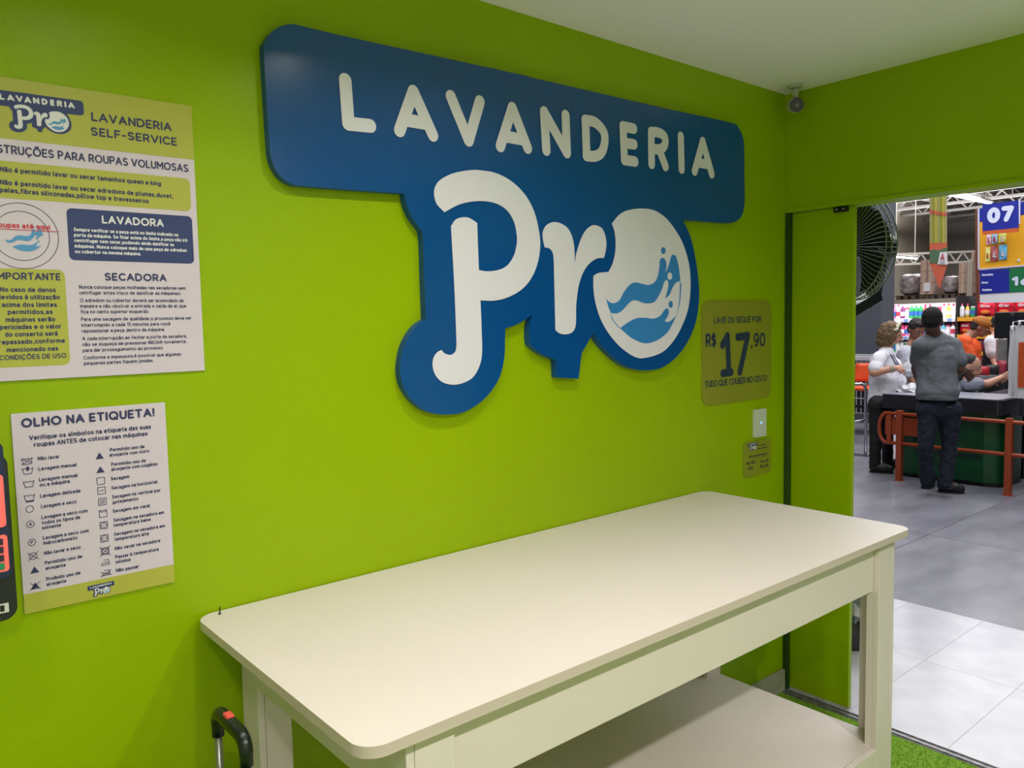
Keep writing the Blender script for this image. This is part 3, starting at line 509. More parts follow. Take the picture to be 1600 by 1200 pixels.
# ---------------------------------------------------------------- white folding table
TH=0.9661; TX0,TX1,TW=-2.4657,-0.5573,0.7771
tbl = empty('folding_table', (-1.51,-.39,0), 'long white laminate table with rounded corners against the green wall', 'table')
def hplate(mb, pts, z0, z1, top=0, side=1):
    n=len(pts); mb.poly([(x,y,z1) for x,y in pts], top); mb.poly([(x,y,z0) for x,y in pts], top)
    b=len(mb.v); mb.v += [(x,y,z0) for x,y in pts]+[(x,y,z1) for x,y in pts]
    for k in range(n): mb.f.append((b+k,b+(k+1)%n,b+n+(k+1)%n,b+n+k)); mb.m.append(side)
m=MB(); hplate(m, rrect(TX0,TX1,-TW,-.005,.045,24), TH-.020, TH)
o=m.build('tabletop',[LAM,EDGE],tbl); bevel(o,.001,2,60)
ZT=TH-.021
def board(name,x0,x1,y0,y1,z0,z1,par=tbl):
    o=MB().box(x0,x1,y0,y1,z0,z1).build(name,LAM,par); bevel(o,.0012,1); return o
for (xa,xb,s) in ((-2.37,-2.27,1),(-.604,-.705,-1)):
    for fr in (0,1):
        lg=bpy.data.objects.new('leg',None); lg.location=((xa+xb)/2+1.51,-.69+.39 if fr else -.06+.39,0); COL.objects.link(lg); lg.parent=tbl
        if fr:
            board('leg_board',xa+s*.0005,xa+s*.017,-.7435,-.645,0,ZT,lg)
            board('leg_board',xa+s*.018,xb,-.7435,-.727,0,ZT,lg)
            board('leg_board',xb,xb-s*.017,-.7265,-.706,0,ZT,lg)
        else:
            board('leg_board',xa+s*.0005,xa+s*.017,-.108,-.018,0,ZT,lg)
            board('leg_board',xa+s*.018,xb-s*.02,-.108,-.0915,0,ZT,lg)
board('apron',-2.2695,-.7055,-.7265,-.711,.788,.922)
board('apron',-2.31,-.68,-.035,-.019,.788,.922)
board('side_apron',-2.369,-2.354,-.6445,-.1085,.802,ZT-.004)
board('side_apron',-.6205,-.6055,-.6445,-.1085,.802,ZT-.004)
m=MB().box(-2.3525,-.6215,-.726,-.1085,.282,.30); m.box(-2.31,-.665,-.1085,-.017,.282,.30); o=m.build('lower_shelf',LAM,tbl)
board('shelf_rail',-2.2695,-.7055,-.7435,-.727,.222,.297)
# screw standing on the table
sc = empty('screw', (-2.417,-0.028,TH), 'single dark screw standing point up on the table corner by the wall', 'screw')
x,y = (-2.417,-0.028)
m=MB(); m.lathe([(.0036,0),(.0036,.001),(.0017,.003)]+[(.0014+(.0003 if k%2 else 0),.003+k*.0009) for k in range(15)]+[(.0003,.019)],(x,y,TH+.0002),(.06,-.03,1),12); m.build('screw_body',mat('dark_screw',(48,44,42),.35,metal=.7),sc)

# ---------------------------------------------------------------- suitcase with raised handle
su = empty('suitcase', (-2.61,-.405,0), 'trolley suitcase with raised black handle and red button beside the table', 'suitcase')
hx,hy0,hy1,hz=-2.538,-.342,-.482,.905
m=MB(); m.box(-2.73,-2.50,-.56,-.25,.05,.58); o=m.build('shell',mat('dark_fabric_shell',(40,42,48),.7,noise=.2,nscale=60),su); bevel(o,.03,4)
for yy in (-.30,-.51):
    for xx in (-2.70,-2.53):
        m=MB().lathe([(.02,-.01),(.025,-.006),(.025,.006),(.02,.01)],(xx,yy,.025),(0,1,0),14); m.box(xx-.008,xx+.008,yy-.012,yy+.012,.03,.06); m.build('wheel',BLACK,su)
for yy in (hy0,hy1): MB().tube([(hx,yy,.5),(hx,yy,hz-.05)],.0075,12).build('pole',CHROME,su,smooth=True)
bend=[0,22,45,67,90]
pts=[(hx,hy0,hz-.058),(hx,hy0,hz-.04)]+[(hx,hy0-.024*(1-math.cos(math.radians(a))),hz-.032+.024*math.sin(math.radians(a))) for a in bend]
q=[(hx,hy1,hz-.058),(hx,hy1,hz-.04)]+[(hx,hy1+.024*(1-math.cos(math.radians(a))),hz-.032+.024*math.sin(math.radians(a))) for a in bend]
MB().tube(pts+q[::-1],[.0115]*2+[.0125]*4+[.0135]*2+[.0125]*4+[.0115]*2,16).build('grip',mat('black_grip',(14,26,18),.3),su,smooth=True)
o=MB().box(hx-.0075,hx+.0075,-.416,-.392,hz-.001,hz+.0085).build('release_button',mat('red_button',(225,80,72),.45),su); bevel(o,.003,2)

# ---------------------------------------------------------------- payment terminal
pt = empty('payment_terminal', (-2.9,-.05,1.09), 'black card payment terminal on the wall with red keypad panel', 'card terminal')
X1t=-2.8175
m=MB(); plate(m,rrect(-2.99,X1t,1.083,1.40,.024,8),-.055,-.10); o=m.build('body',mat('terminal_black',(30,32,38),.35),pt); bevel(o,.005,3,50)
MB().box(-2.95,-2.86,-.055,-.0005,1.15,1.33).build('wall_bracket',DARK,pt)
m=MB(); plate(m,rrect(-3.0,X1t-.006,1.165,1.42,.012,5),-.1005,-.106); m.build('navy_frame',mat('navy_plastic',(28,40,78),.4),pt)
for z0,z1 in ((1.178,1.247),(1.262,1.36)):
    m=MB(); plate(m,rrect(-2.99,X1t-.0095,z0,z1,.006,4),-.1065,-.109); m.build('red_panel',mat('red_panel',(250,110,105),.4,emit=.25),pt)
for i in range(5):
    for j in range(4):
        mt = mat('green_key',(40,140,100),.4) if (i==0 and j==0) else mat('dark_key',(52,40,62),.4)
        MB().box(X1t-.032-i*.018+.003,X1t-.032-i*.018+.015,-.109,-.1115,1.183+j*.0155,1.1945+j*.0155).build('key',mt,pt)
m=MB(); rect2(m,X1t-.034,X1t-.014,1.098,1.116,-.1006); m.build('contactless_mark',mat('white_mark',(215,215,215),.4),pt,fix=False)
m=MB(); rect2(m,X1t-.028,X1t-.021,1.101,1.113,-.1010); m.build('mark_centre',BLACK,pt,fix=False)

# ---------------------------------------------------------------- security camera
cm = empty('security_camera', (-.075,-.085,2.43), 'small white bullet camera with dark face hanging at the ceiling corner', 'camera')
cx,cy=-.095,-.10; WC=mat('camera_white',(178,182,168),.4)
MB().lathe([(.031,0),(.031,-.006),(.024,-.012)],(cx,cy,HC),(0,0,1),24).build('mount_base',WC,cm,smooth=False)
MB().lathe([(.002,0),(.002,.0015)],(cx-.016,cy-.014,HC-.0085),(-.3,-.3,-1),8).build('screw',BLACK,cm)
MB().tube([(cx,cy,HC-.01),(cx,cy,HC-.052)],[.013,.012],14).build('stem',WC,cm,smooth=True)
fd=Vector((-.72,-.66,-.22)).normalized(); c0=Vector((cx,cy,HC-.079))
MB().lathe([(.018,-.05),(.026,-.044),(.0285,-.02),(.0285,.026),(.0275,.03)],c0-fd*.004,fd,28).build('housing',WC,cm,smooth=True)
MB().lathe([(.0265,.0262),(.0265,.030),(.0245,.0325)],c0-fd*.002,fd,28).build('face',mat('camera_face',(44,46,52),.3),cm)
MB().lathe([(.0085,.0325),(.0085,.034),(.006,.0345)],c0-fd*.002,fd,18).build('lens',mat('camera_lens',(112,110,112),.25),cm)

# ================================================================ the supermarket beyond the doorway
TILE = mat('white_floor_tile',(206,204,212),.22,noise=.12,nscale=5,rgb2=(190,188,198))
CONC = mat('grey_concrete',(140,139,148),.32,noise=.5,nscale=1.6,rgb2=(112,112,122),bump=.1,bscale=60,stretch=(1,2.5,1))
JOINT = mat('dark_joint',(88,88,92),.8)
hf = MB().box(.012,36,-9,16,-.06,-.004).build('hall_floor', JOINT); hf['kind']='structure'; hf.name='floor_hall'
MB().box(.0115,1.4655,-2.7,3.6,-.0039,-.0012).build('grout',mat('pale_grout',(158,156,160),.7),hf)
proto=None
for i in range(2):
    for j in range(-5,11):
        x0=.012+i*.7265; y0=-.672+j*.385
        if proto is None:
            proto=MB().box(x0,x0+.7248,y0,y0+.3834,-.0011,0).build('tile',TILE,hf)
            bx,by=x0,y0; pl=proto.location.copy()
        else:
            c_=proto.copy(); COL.objects.link(c_); c_.location=pl+Vector((x0-bx,y0-by,0))
ys=[-8.38,-5.38,-2.38,.6165,3.6165,6.6165,9.6165,15.9]; xs=[1.466,2.965,5.965,8.965,11.965,14.965,20.965,35.9]
for i in range(7):
    for j in range(7): MB().box(xs[i],xs[i+1]-.0045,ys[j],ys[j+1]-.0045,-.0035,0).build('slab',CONC,hf)
ROOFW=mat('roof_sheet',(168,160,150),.8,noise=.2,nscale=4); STEEL=mat('roof_steel',(92,86,82),.6)
struct('ceiling_hall', MB().box(.1,46,-9,19,7.3,7.4), ROOFW)
struct('wall_hall_side', MB().box(8,46,15.2,15.4,0,7.3), mat('beige_hall_wall',(138,128,112),.8,noise=.1,nscale=.7))
struct('wall_hall_far', MB().box(40,40.2,-9,19,0,7.3), mat('dim_hall_wall',(128,120,112),.8))
fr=MB().box(30,30.6,15.05,15.19,3.9,4.9); fr.build('window_hall', mat('dark_vent',(52,54,54),.6))['kind']='structure'
# roof trusses
def truss(name,a,b,dep,n,label):
    t=empty(name,((a[0]+b[0])/2,(a[1]+b[1])/2,a[2]-dep),label,'truss','steel roof trusses of the hall')
    a=Vector(a); b=Vector(b); m=MB().bar(a,b,.11); m.build('top_chord',STEEL,t)
    MB().bar(a-Vector((0,0,dep)),b-Vector((0,0,dep)),.11).build('bottom_chord',STEEL,t)
    for k in range(n):
        p=a.lerp(b,k/n); q=a.lerp(b,(k+.5)/n)-Vector((0,0,dep)); r=a.lerp(b,(k+1)/n)
        MB().bar(p,q,.06).build('brace',STEEL,t); MB().bar(q,r,.06).build('brace',STEEL,t)
for k,x in enumerate((17.5,20,22.5,25,27.5,30,32.5,35,37.5,39.5)):
    truss('roof_truss',(x,-2,7.2),(x,15.1,7.2),1.0,9,'dark steel lattice truss running left to right under the hall roof')
for k,y in enumerate((5.5,7.5,9.5,11.5,13.5)):
    truss('roof_truss',(12,y,7.2),(39.5,y,7.2),.55,16,'shallow dark steel truss running away from us under the hall roof')
for k in range(9):
    y=3+k*1.4
    tag(MB().box(12,39.8,y,y+.07,7.02,7.18).build('roof_purlin',STEEL),'thin steel purlin running along the hall roof','beam','purlins of the hall roof')
wt=empty('light_truss',(26,10,3.3),'pale lattice beam hung across the hall over the storage rack','truss')
WT=mat('pale_steel',(178,172,160),.5)
wa,wb=Vector((24.0,11.2,3.32)),Vector((27.8,8.6,3.42))
for nm,dz in (('top_chord',.35),('bottom_chord',0)): MB().bar(wa+Vector((0,0,dz)),wb+Vector((0,0,dz)),.07).build(nm,WT,wt)
for t_ in (.1,.9):
    q_=wa.lerp(wb,t_)+Vector((0,0,.38)); MB().bar(q_,(q_.x,q_.y,7.295),.02).build('hanging_rod',WT,wt)
for k in range(9):
    MB().bar(wa.lerp(wb,k/9),wa.lerp(wb,(k+.5)/9)+Vector((0,0,.35)),.04).build('brace',WT,wt); MB().bar(wa.lerp(wb,(k+.5)/9)+Vector((0,0,.35)),wa.lerp(wb,(k+1)/9),.04).build('brace',WT,wt)
TUBE=mat('lamp_tube',(240,245,255),.4,emit=9)
for i,(a,b,lab) in enumerate((((18.486,6.643,4.637),(27.181,8.595,5.313),'bright tube lamp line under the roof left of the 07 sign'),((21.429,9.285,3.378),(21.976,8.821,3.305),'thin white tube lamp low over the storage rack behind the fan'))):
    l=empty('tube_lamp',a,lab,'lamp'); a=Vector(a); b=Vector(b)
    r=.03 if i==0 else .025
    MB().tube([a,b],r,8).build('lamp_tube',TUBE,l)
    for t_ in (.1,.9):
        q_=a.lerp(b,t_); MB().bar(q_+Vector((0,0,.1)),(q_.x,q_.y,7.295),.02).build('hanging_rod',WT,l)
    MB().bar(a+Vector((0,0,.09)),b+Vector((0,0,.09)),.14,.05).build('housing',WT,l)

# ---- grey column
cxy=Vector((8.875,3.845,0.967))
ob=MB().box(cxy.x-.2,cxy.x+.2,cxy.y-.2,cxy.y+.2,0,7.28).build('column',mat('blue_grey_column',(88,92,102),.6,noise=.06,nscale=3)); bevel(ob,.01); ob['kind']='structure'
tag(MB().tube([(10.305,4.227)+(7.29,),(10.171,4.158,1.849)],.018,8).build('conduit',mat('pale_conduit',(150,142,132),.5)),'thin pale conduit hanging beside the grey column','pipe')

# ---- pedestal fan
fan=empty('pedestal_fan',(.92,.10,0),'big black pedestal fan standing behind the green sliding door','fan')
FD=3.94; fc=Vector((0.831,0.131,1.961)); nv=Vector((-.925,.38,0)).normalized(); tv=Vector((0,0,1)); sv=nv.cross(tv).normalized()
FB=mat('fan_black',(26,32,26),.35); R=.263
def fp(r,a,d): return fc+(sv*math.cos(a)+tv*math.sin(a))*r+nv*d
m=MB(); 
for r,d in ((R,0),(R*.985,.03),(.09,.055),(.045,.058),(R,-.03)): m.tube([fp(r,2*math.pi*k/48,d) for k in range(49)],.0032 if r>.2 else .002,6)
for k in range(64):
    a=2*math.pi*k/64; m.tube([fp(.04,a,.058),fp(.12,a,.054),fp(R*.9,a,.038),fp(R,a,0),fp(R,a,-.03)],.0017,4,caps=False)
m.build('front_grille',mat('grille_wire',(112,122,112),.35,metal=.2),fan)
m=MB()
for k in range(64):
    a=2*math.pi*k/64; m.tube([fp(R,a,-.03),fp(R*.85,a,-.065),fp(.08,a,-.085)],.0014,4,caps=False)
m.build('rear_grille',mat('grille_wire',(84,92,84)),fan)
for k in range(5):
    m=MB(); vs=[];n=8
    for i in range(n+1):
        rr_=.05+(R*.86-.05)*i/n
        for j in range(6):
            a=k*1.2566+(-.6+j*.24)+.25*i/n; vs.append(fp(rr_,a,-.02-.03*(j/5-.5)))
    fs=[(i*6+j,i*6+j+1,(i+1)*6+j+1,(i+1)*6+j) for i in range(n) for j in range(5)]
    m.add(vs,fs); ob=m.build('blade',mat('fan_blade',(12,30,16),.4),fan,smooth=True); so=ob.modifiers.new('s','SOLIDIFY'); so.thickness=.003
MB().lathe([(.01,-.06),(.05,-.05),(.05,.0),(.03,.04)],fc,nv,24).build('hub',FB,fan)
MB().lathe([(.04,-.24),(.065,-.22),(.07,-.13),(.06,-.11)],fc,nv,24).build('motor',FB,fan)
bxp=Vector((0.777,0.16,1.279))
MB().tube([(bxp.x,bxp.y,.06),(bxp.x,bxp.y,fc.z-.32)],.02,14).build('pole',FB,fan,smooth=True)
m=MB(); e0=Vector((bxp.x,bxp.y,fc.z-.34)); m.bar(e0,(1.009,0.102,1.72),.09,.05); m.bar((1.004,0.106,1.713),fc-nv*.18,.06,.05); m.build('tilt_bracket',FB,fan)
MB().tube([(0.884,0.132,1.636),(0.913,0.107,1.623),(0.934,0.091,1.632),(0.942,0.085,1.648),(0.968,0.095,1.693)],.003,6).build('cable',mat('grey_cable',(120,122,124),.4),fan)
bc=Vector((bxp.x-.1,bxp.y+.04,0))
m=MB().lathe([(.25,0),(.25,.07),(.22,.15),(.13,.22),(.03,.24)],(bxp.x,bxp.y,0),n=28); m.build('base',mat('base_black',(34,38,44),.3),fan)
MB().tube([(bxp.x-.04,bxp.y-.12,.235),(bxp.x-.03,bxp.y-.19,.215)],.017,10).build('foot_switch',BLACK,fan)
# crinkled plastic on the base
bq_=Vector((0.578,-0.032,0.319))
m=MB(); rr=random.Random(5); n=14
vs=[]
for i in range(n):
    for j in range(n):
        a=2*math.pi*i/n; b=math.pi*j/(n-1); r=.13*(1+rr.uniform(-.28,.28))
        vs.append((bq_.x+r*math.sin(b)*math.cos(a),bq_.y+r*math.sin(b)*math.sin(a),bq_.z+r*1.0*math.cos(b)))
m.add(vs,[(i*n+j,((i+1)%n)*n+j,((i+1)%n)*n+j+1,i*n+j+1) for i in range(n) for j in range(n-1)])
tag(m.build('plastic_bag',mat('crinkled_plastic',(120,124,132),.15,spec=.9)),'crumpled clear plastic bag on the fan base behind the door leaf','bag')

# ---- signs over the aisle
SBLUE=mat('sign_blue',(28,42,150),.4); SORG=mat('sign_orange',(200,92,40),.45); SYEL=mat('sign_yellow',(246,178,36),.45); SGRN=mat('sign_green',(20,112,66),.45); SWH=mat('sign_white',(214,220,245),.5)
def quadpanel(name,X,pts,m,parent,th=.03):
    """pts (y,z) outline on the plane x=X, board extends behind"""
    mb=MB(); n=len(pts)
    mb.poly([(X,a,b) for a,b in pts]); mb.poly([(X+th,a,b) for a,b in pts])
    k=len(mb.v); mb.v+=[(X,a,b) for a,b in pts]+[(X+th,a,b) for a,b in pts]
    for i in range(n): mb.f.append((k+i,k+(i+1)%n,k+n+(i+1)%n,k+n+i)); mb.m.append(0)
    return mb.build(name,m,parent)
def xtext(s,X,y0,z0,y1,cap,w,m,parent,name='lettering'):
    """letters on a plane x=X, reading towards -y"""
    mb=MB(); text(mb,s,0,0,y0-y1,cap,w,0,0,8)
    mb.v=[(X+v[1],y0-v[0],z0+v[2]) for v in mb.v]
    return mb.build(name,m,parent,fix=False)
def YZ(p): return (p[1],p[2])
s7=empty('aisle_number_sign',(10.4,2.696,3.048),'blue hanging board reading 07 with an orange bottom strip','sign')
A=[YZ(q) for q in [(10.4,2.939,3.273),(10.4,2.459,3.274),(10.4,2.444,2.869),(10.4,2.93,2.866)]]
B=[A[3],A[2]]+[YZ(q) for q in [(10.4,2.443,2.812),(10.4,2.929,2.813)]]
quadpanel('blue_board',10.4,A,SBLUE,s7); quadpanel('orange_strip',10.399,B,SORG,s7,.031)
n0=(10.39,2.862,2.97); n1=(10.39,2.51,2.941)
xtext('07',10.393,n0[1],n0[2],n1[1],0.243,.27,SWH,s7,'number')
MB().tube([(10.42,A[0][0]-.08,A[0][1]),(10.42,A[0][0]-.08,7.295)],.006,6).build('hanging_rod',WT,s7)
MB().tube([(10.42,A[1][0]+.08,A[1][1]),(10.42,A[1][0]+.08,7.295)],.006,6).build('hanging_rod',WT,s7)
yb=empty('snack_banner',(10.9,2.855,2.704),'yellow promotional banner showing snack packets behind the 07 sign','banner')
A=[YZ(q) for q in [(10.9,3.171,3.277),(10.9,2.036,3.334),(10.9,2.008,2.345),(10.9,3.149,2.315)]]
quadpanel('yellow_board',10.9,A,SYEL,yb)
A=[YZ(q) for q in [(10.89,3.167,3.275),(10.89,2.033,3.333),(10.89,2.028,3.145),(10.89,3.163,3.064)]]
quadpanel('blue_band',10.893,A,SBLUE,yb,.006)
for y_ in [3.07,2.196]: MB().tube([(10.915,y_,3.252),(10.915,y_,7.295)],.006,6).build('hanging_rod',WT,yb)
m=MB(); e=[Vector((10.885,)+YZ(q)) for q in [(10.88,3.164,3.274),(10.88,3.142,2.314),(10.88,2.003,2.344)]]; m.bar(e[0],e[1],.02); m.bar(e[1],e[2],.02); m.bar(*[Vector(q) for q in [(10.86,2.584,3.347),(10.86,2.575,2.968)]],.02); m.build('white_border',SWH,yb)
e=[Vector((10.895,)+YZ(q)) for q in [(10.89,3.167,3.275),(10.89,3.125,1.794)]]
MB().bar(e[0]+Vector((.06,.04,0)),e[1]+Vector((.06,.04,0)),.05).build('side_post',mat('rust_post',(120,66,44),.6),yb)
def bagshape(y0,z0,w,h,X,seed,th=.03,lean=0):
    rr=random.Random(seed); vs=[];n=7
    for sgn in (-1,1):
        for i in range(n):
            for j in range(n):
                u=i/(n-1); v=j/(n-1); b=(math.sin(math.pi*u)*math.sin(math.pi*v))**.5
                vs.append((X+sgn*th*b+rr.uniform(-.003,.003)*(b>0),y0-(u-.5)*w*(1-.13*b)+lean*(v-.5)*h,z0+v*h))
    fs=[]
    for s_ in (0,1):
        for i in range(n-1):
            for j in range(n-1): a=s_*n*n+i*n+j; fs.append((a,a+n,a+n+1,a+1))
    return vs,fs
px=[(1544,382,8,17,(232,150,190)),(1554,379,10,18,(120,160,220)),(1565,378,12,17,(230,215,60)),(1542,410,8,23,(226,212,60)),(1552.5,408,12,24,(130,30,30)),(1566,406,13,25,(40,130,200))]
PK=[((10.87,3.036,2.698),(10.87,2.975,2.853)),((10.87,2.963,2.702),(10.87,2.881,2.863)),((10.87,2.863,2.708),(10.87,2.76,2.856)),((10.87,3.048,2.428),(10.87,2.98,2.654)),((10.87,2.97,2.428),(10.87,2.867,2.669)),((10.87,2.853,2.444),(10.87,2.742,2.672))]
PC=[(226,150,190),(110,150,220),(222,212,60),(228,214,70),(122,30,32),(40,128,196)]
for (a,b),col in zip(PK,PC):
    vs,fs=bagshape((a[1]+b[1])/2,a[2],abs(a[1]-b[1]),b[2]-a[2],10.878,int(a[2]*1000),.008)
    ob=MB().add(vs,fs).build('printed_packet',mat('packet_%d_%d_%d'%col,col,.4,noise=.5,nscale=9,rgb2=tuple(min(255,q+90) for q in col)),yb)
    y=(a[1]+b[1])/2; w_=abs(a[1]-b[1]); z=(a[2]*.6+b[2]*.4)
    m=MB()
    for q in range(3): m.ball((10.866,y+w_*.03*(q-1),z+.028*(q-1)),.003,w_*(.30-.06*q),.011,M=Matrix.Rotation(.35-.3*q,3,'X'))
    m.build('packet_logo',mat('packet_ink_%d'%(w_*1000%2),(240,225,225) if w_*1000%2>1 else (200,40,50),.5),ob)
MB().ball((10.88,2.58,2.414),.006,.022,.022).build('round_mark',SWH,yb)
bd=empty('category_board',(10.8,2.808,2.102),'blue and green aisle board reading Chocolates, Doces, Gelatinas and 16','sign')
A=[YZ(q) for q in [(10.8,3.095,2.293),(10.8,2.679,2.291),(10.8,2.67,1.927),(10.8,3.086,1.919)]]; quadpanel('blue_board',10.8,A,SBLUE,bd)
A=[YZ(q) for q in [(10.8,2.679,2.291),(10.8,1.98,2.311),(10.8,1.969,1.935),(10.8,2.67,1.927)]]; quadpanel('green_board',10.8,A,SGRN,bd)
for w_,a,b in [('Chocolates',(10.79,3.061,2.2),(10.79,2.901,2.196)),('Doces',(10.79,3.058,2.079),(10.79,2.971,2.08)),('Gelatinas',(10.79,3.051,1.963),(10.79,2.914,1.962))]:
    xtext(w_,10.795,a[1],a[2],b[1],.040,.24,SWH,bd)
a=(10.79,2.643,2.024); b=(10.79,2.374,2.021); xtext('16',10.795,a[1],a[2],b[1],.145,.26,SWH,bd,'number')
A=[YZ(q) for q in [(10.81,3.09,1.914),(10.81,1.972,1.935),(10.81,1.967,1.755),(10.81,3.087,1.783)]]; quadpanel('white_back_panel',10.81,A,mat('white_panel',(225,224,228),.5),bd)
ty=[(q[1],q[2]) for q in [(10.3,2.354,3.492)]]

# ---- pencil shaped pennant
pn=empty('pencil_pennant',(9.6,3.216,1.978),'striped yellow, green and orange pennant ending in a point, with a red A mark','pennant')
PX_=9.6
def PQ(*pts): return [YZ(q) for q in pts]
quadpanel('striped_cloth',PX_,PQ(*[(9.6,3.386,3.453),(9.6,3.142,3.475),(9.6,3.135,3.137),(9.6,3.126,2.666),(9.6,3.372,2.678)]),mat('pennant_olive',(168,166,70),.7),pn,.004)
st=[((9.59,3.365,3.733),(9.59,3.341,2.685)),((9.59,3.333,3.728),(9.59,3.309,2.682)),((9.59,3.3,3.723),(9.59,3.277,2.679)),((9.59,3.264,3.717),(9.59,3.24,2.676)),((9.59,3.228,3.711),(9.59,3.204,2.672)),((9.59,3.192,3.706),(9.59,3.168,2.669)),((9.59,3.16,3.701),(9.59,3.136,2.666))]
for i,(a,b) in enumerate(st):
    MB().bar(Vector(a)-Vector((0,0,.0)),b,.004,.018).build('stripe',mat(*(('stripe_grey',(170,165,155),.6),('stripe_green',(128,146,52),.6),('stripe_yellow',(220,200,90),.6))[i%3]),pn)
OR=mat('pennant_orange',(206,96,70),.6)
quadpanel('red_band',PX_-.012,PQ(*[(9.59,3.379,3.189),(9.59,3.129,3.107),(9.59,3.128,3.061),(9.59,3.378,3.132)]),mat('pennant_red',(190,62,52),.6),pn,.006)
quadpanel('orange_panel',PX_-.010,PQ(*[(9.59,3.368,2.687),(9.59,3.122,2.675),(9.59,3.111,2.353),(9.59,3.212,1.988),(9.59,3.362,2.389)]),OR,pn,.008)
quadpanel('green_panel',PX_-.016,PQ(*[(9.58,3.362,2.571),(9.58,3.311,2.596),(9.58,3.238,2.571),(9.58,3.115,2.607),(9.58,3.105,2.361),(9.58,3.358,2.389)]),mat('pennant_green',(84,112,84),.6),pn,.005)
quadpanel('white_tag',PX_-.022,PQ(*[(9.57,3.211,2.539),(9.57,3.116,2.537),(9.57,3.099,2.347),(9.57,3.243,2.361)]),mat('tag_white',(225,222,222),.6),pn,.005)
m=MB()
for p,q in [((9.56,3.195,2.415),(9.56,3.165,2.517)),((9.56,3.165,2.517),(9.56,3.141,2.411)),((9.56,3.187,2.447),(9.56,3.146,2.454))]: m.bar(p,q,.004,.016)
m.build('red_mark',mat('mark_red',(186,40,50),.6),pn)
for y_ in [3.373,3.154]: MB().tube([(9.602,y_,3.417),(9.602,y_,7.295)],.003,5).build('hanging_wire',WT,pn)
m=MB(); m.bar((9.56,3.199,2.382),(9.56,3.136,2.377),.004,.008); m.build('small_caption',INK,pn)

# ---- product shelves
WSH=mat('white_shelf',(210,208,212),.5); DSH=mat('dark_shelf',(44,40,42),.6)
def gondola(X,y0,y1,zs,m,label,name='shelf_unit',top=1.95,tags=True,dep=.45):
    y0,y1=min(y0,y1),max(y0,y1)
    g=empty(name,(X+dep/2,(y0+y1)/2,0),label,'shelf')
    MB().box(X+dep,X+dep+.03,y0,y1,.05,top).build('back_panel',m,g)
    for y in (y0,y1): MB().box(X+.02,X+dep+.02,y-.02,y+.02,0,top).build('upright',m,g)
    for z in zs:
        MB().box(X,X+dep,y0+.02,y1-.02,z-.03,z).build('shelf_board',m,g)
        MB().box(X-.012,X-.001,y0+.02,y1-.02,z-.075,z-.005).build('price_strip',WSH if tags is True else tags,g)
        if tags is True:
            for k in range(int((y1-y0)/.13)): MB().box(X-.016,X-.0125,y0+.05+k*.13,y0+.12+k*.13,z-.066,z-.014).build('price_tag',mat(*(('tag_blue_a',(120,150,205),.6),('tag_white_b',(240,240,240),.6),('tag_pink',(220,160,190),.6))[k%3]),g)
    return g
ga=(12.5,5.295,1.521); gb_=(12.5,4.01,1.5)
ZS=[round(v,3) for v in [1.547,1.21,0.896,0.581]]+[.12]
gondola(12.5,ga[1],gb_[1]-.3,ZS,WSH,'tall white shelf of cleaning bottles behind the cashiers',top=ZS[0]+.28)
bottles={}
def bottle_proto(col,kind):
    m=MB()
    if kind==0: m.lathe([(.034,0),(.037,.01),(.037,.13),(.03,.165),(.013,.18),(.013,.2)],(0,0,0),n=12)
    elif kind==1: m.lathe([(.03,0),(.034,.02),(.03,.07),(.035,.12),(.022,.16),(.012,.175),(.012,.19)],(0,0,0),n=12)
    else: m.lathe([(.036,0),(.036,.12),(.034,.125),(.034,.15)],(0,0,0),n=12)
    e=empty('bottle',(0,0,0),'x','bottle'); m.build('bottle_body',mat('bottle_%d_%d_%d'%col,col,.35),e)
    MB().lathe([(.015,.2 if kind==0 else .185 if kind==1 else .15),(.016,.2),(.014,.225)] if kind<2 else [(.036,.151),(.036,.175)],(0,0,0),n=10).build('cap',mat('cap_white',(225,225,228),.4) if col[0]<210 else mat('cap_pink',(205,70,120),.4),e)
    MB().lathe([(.0378,.04),(.0378,.11)],(0,0,0),n=12).build('bottle_label',mat('blabel_%d'%(sum(col)%5),[(240,235,240),(200,60,90),(60,110,190),(230,210,120),(120,190,130)][sum(col)%5],.5),e)
    return e
cols=[(236,226,234),(232,120,170),(220,60,110),(50,176,96),(222,50,60),(240,190,205),(140,60,120),(225,225,220),(110,190,210),(235,205,90)]
used=set(); rr=random.Random(11)
PR={}
def put_bottle(i,kind,x,y,z,label,group,sc=1):
    key=(i,kind)
    if key not in PR: PR[key]=bottle_proto(cols[i],kind); o=PR[key]
    else: o=copy_tree(PR[key])
    o.location=(x,y,z); o.scale=(sc,sc,sc); o['label']=label; o['group']=group; return o
names=['whitish','pink','crimson','green','red','pale pink','purple','white','pale blue','yellow']
rownames=['top','second','third','fourth']
ytop,ybot=max(ga[1],gb_[1]-.3),min(ga[1],gb_[1]-.3)
for r in range(4):
    seq=[[1,0,6,5,3,3,3,4,4,5,2,7,9,7,8,8,7,7,5,7],[1,1,2,1,5,1,2,4,7,0,7,8,7,0,7,7,5,0,7,0],[3,7,7,3,9,7,3,7,3,7,7,9,7,7,3,7,7,5,7,7],[9,2,4,9,9,2,4,2,9,4,4,9,2,9,4,4,9,2,4,9]][r]
    y=ytop-.07; k=0
    while y>ybot+.05:
        i=seq[min(k//1,len(seq)-1)%20]
        put_bottle(i,(r+i)%3,12.56,y,ZS[r]+.001,'%s cleaning bottle on the %s row of the tall white shelf'%(names[i],rownames[r]),'%s bottles on the %s row'%(names[i],rownames[r]),1.15)
        y-=.083; k+=1
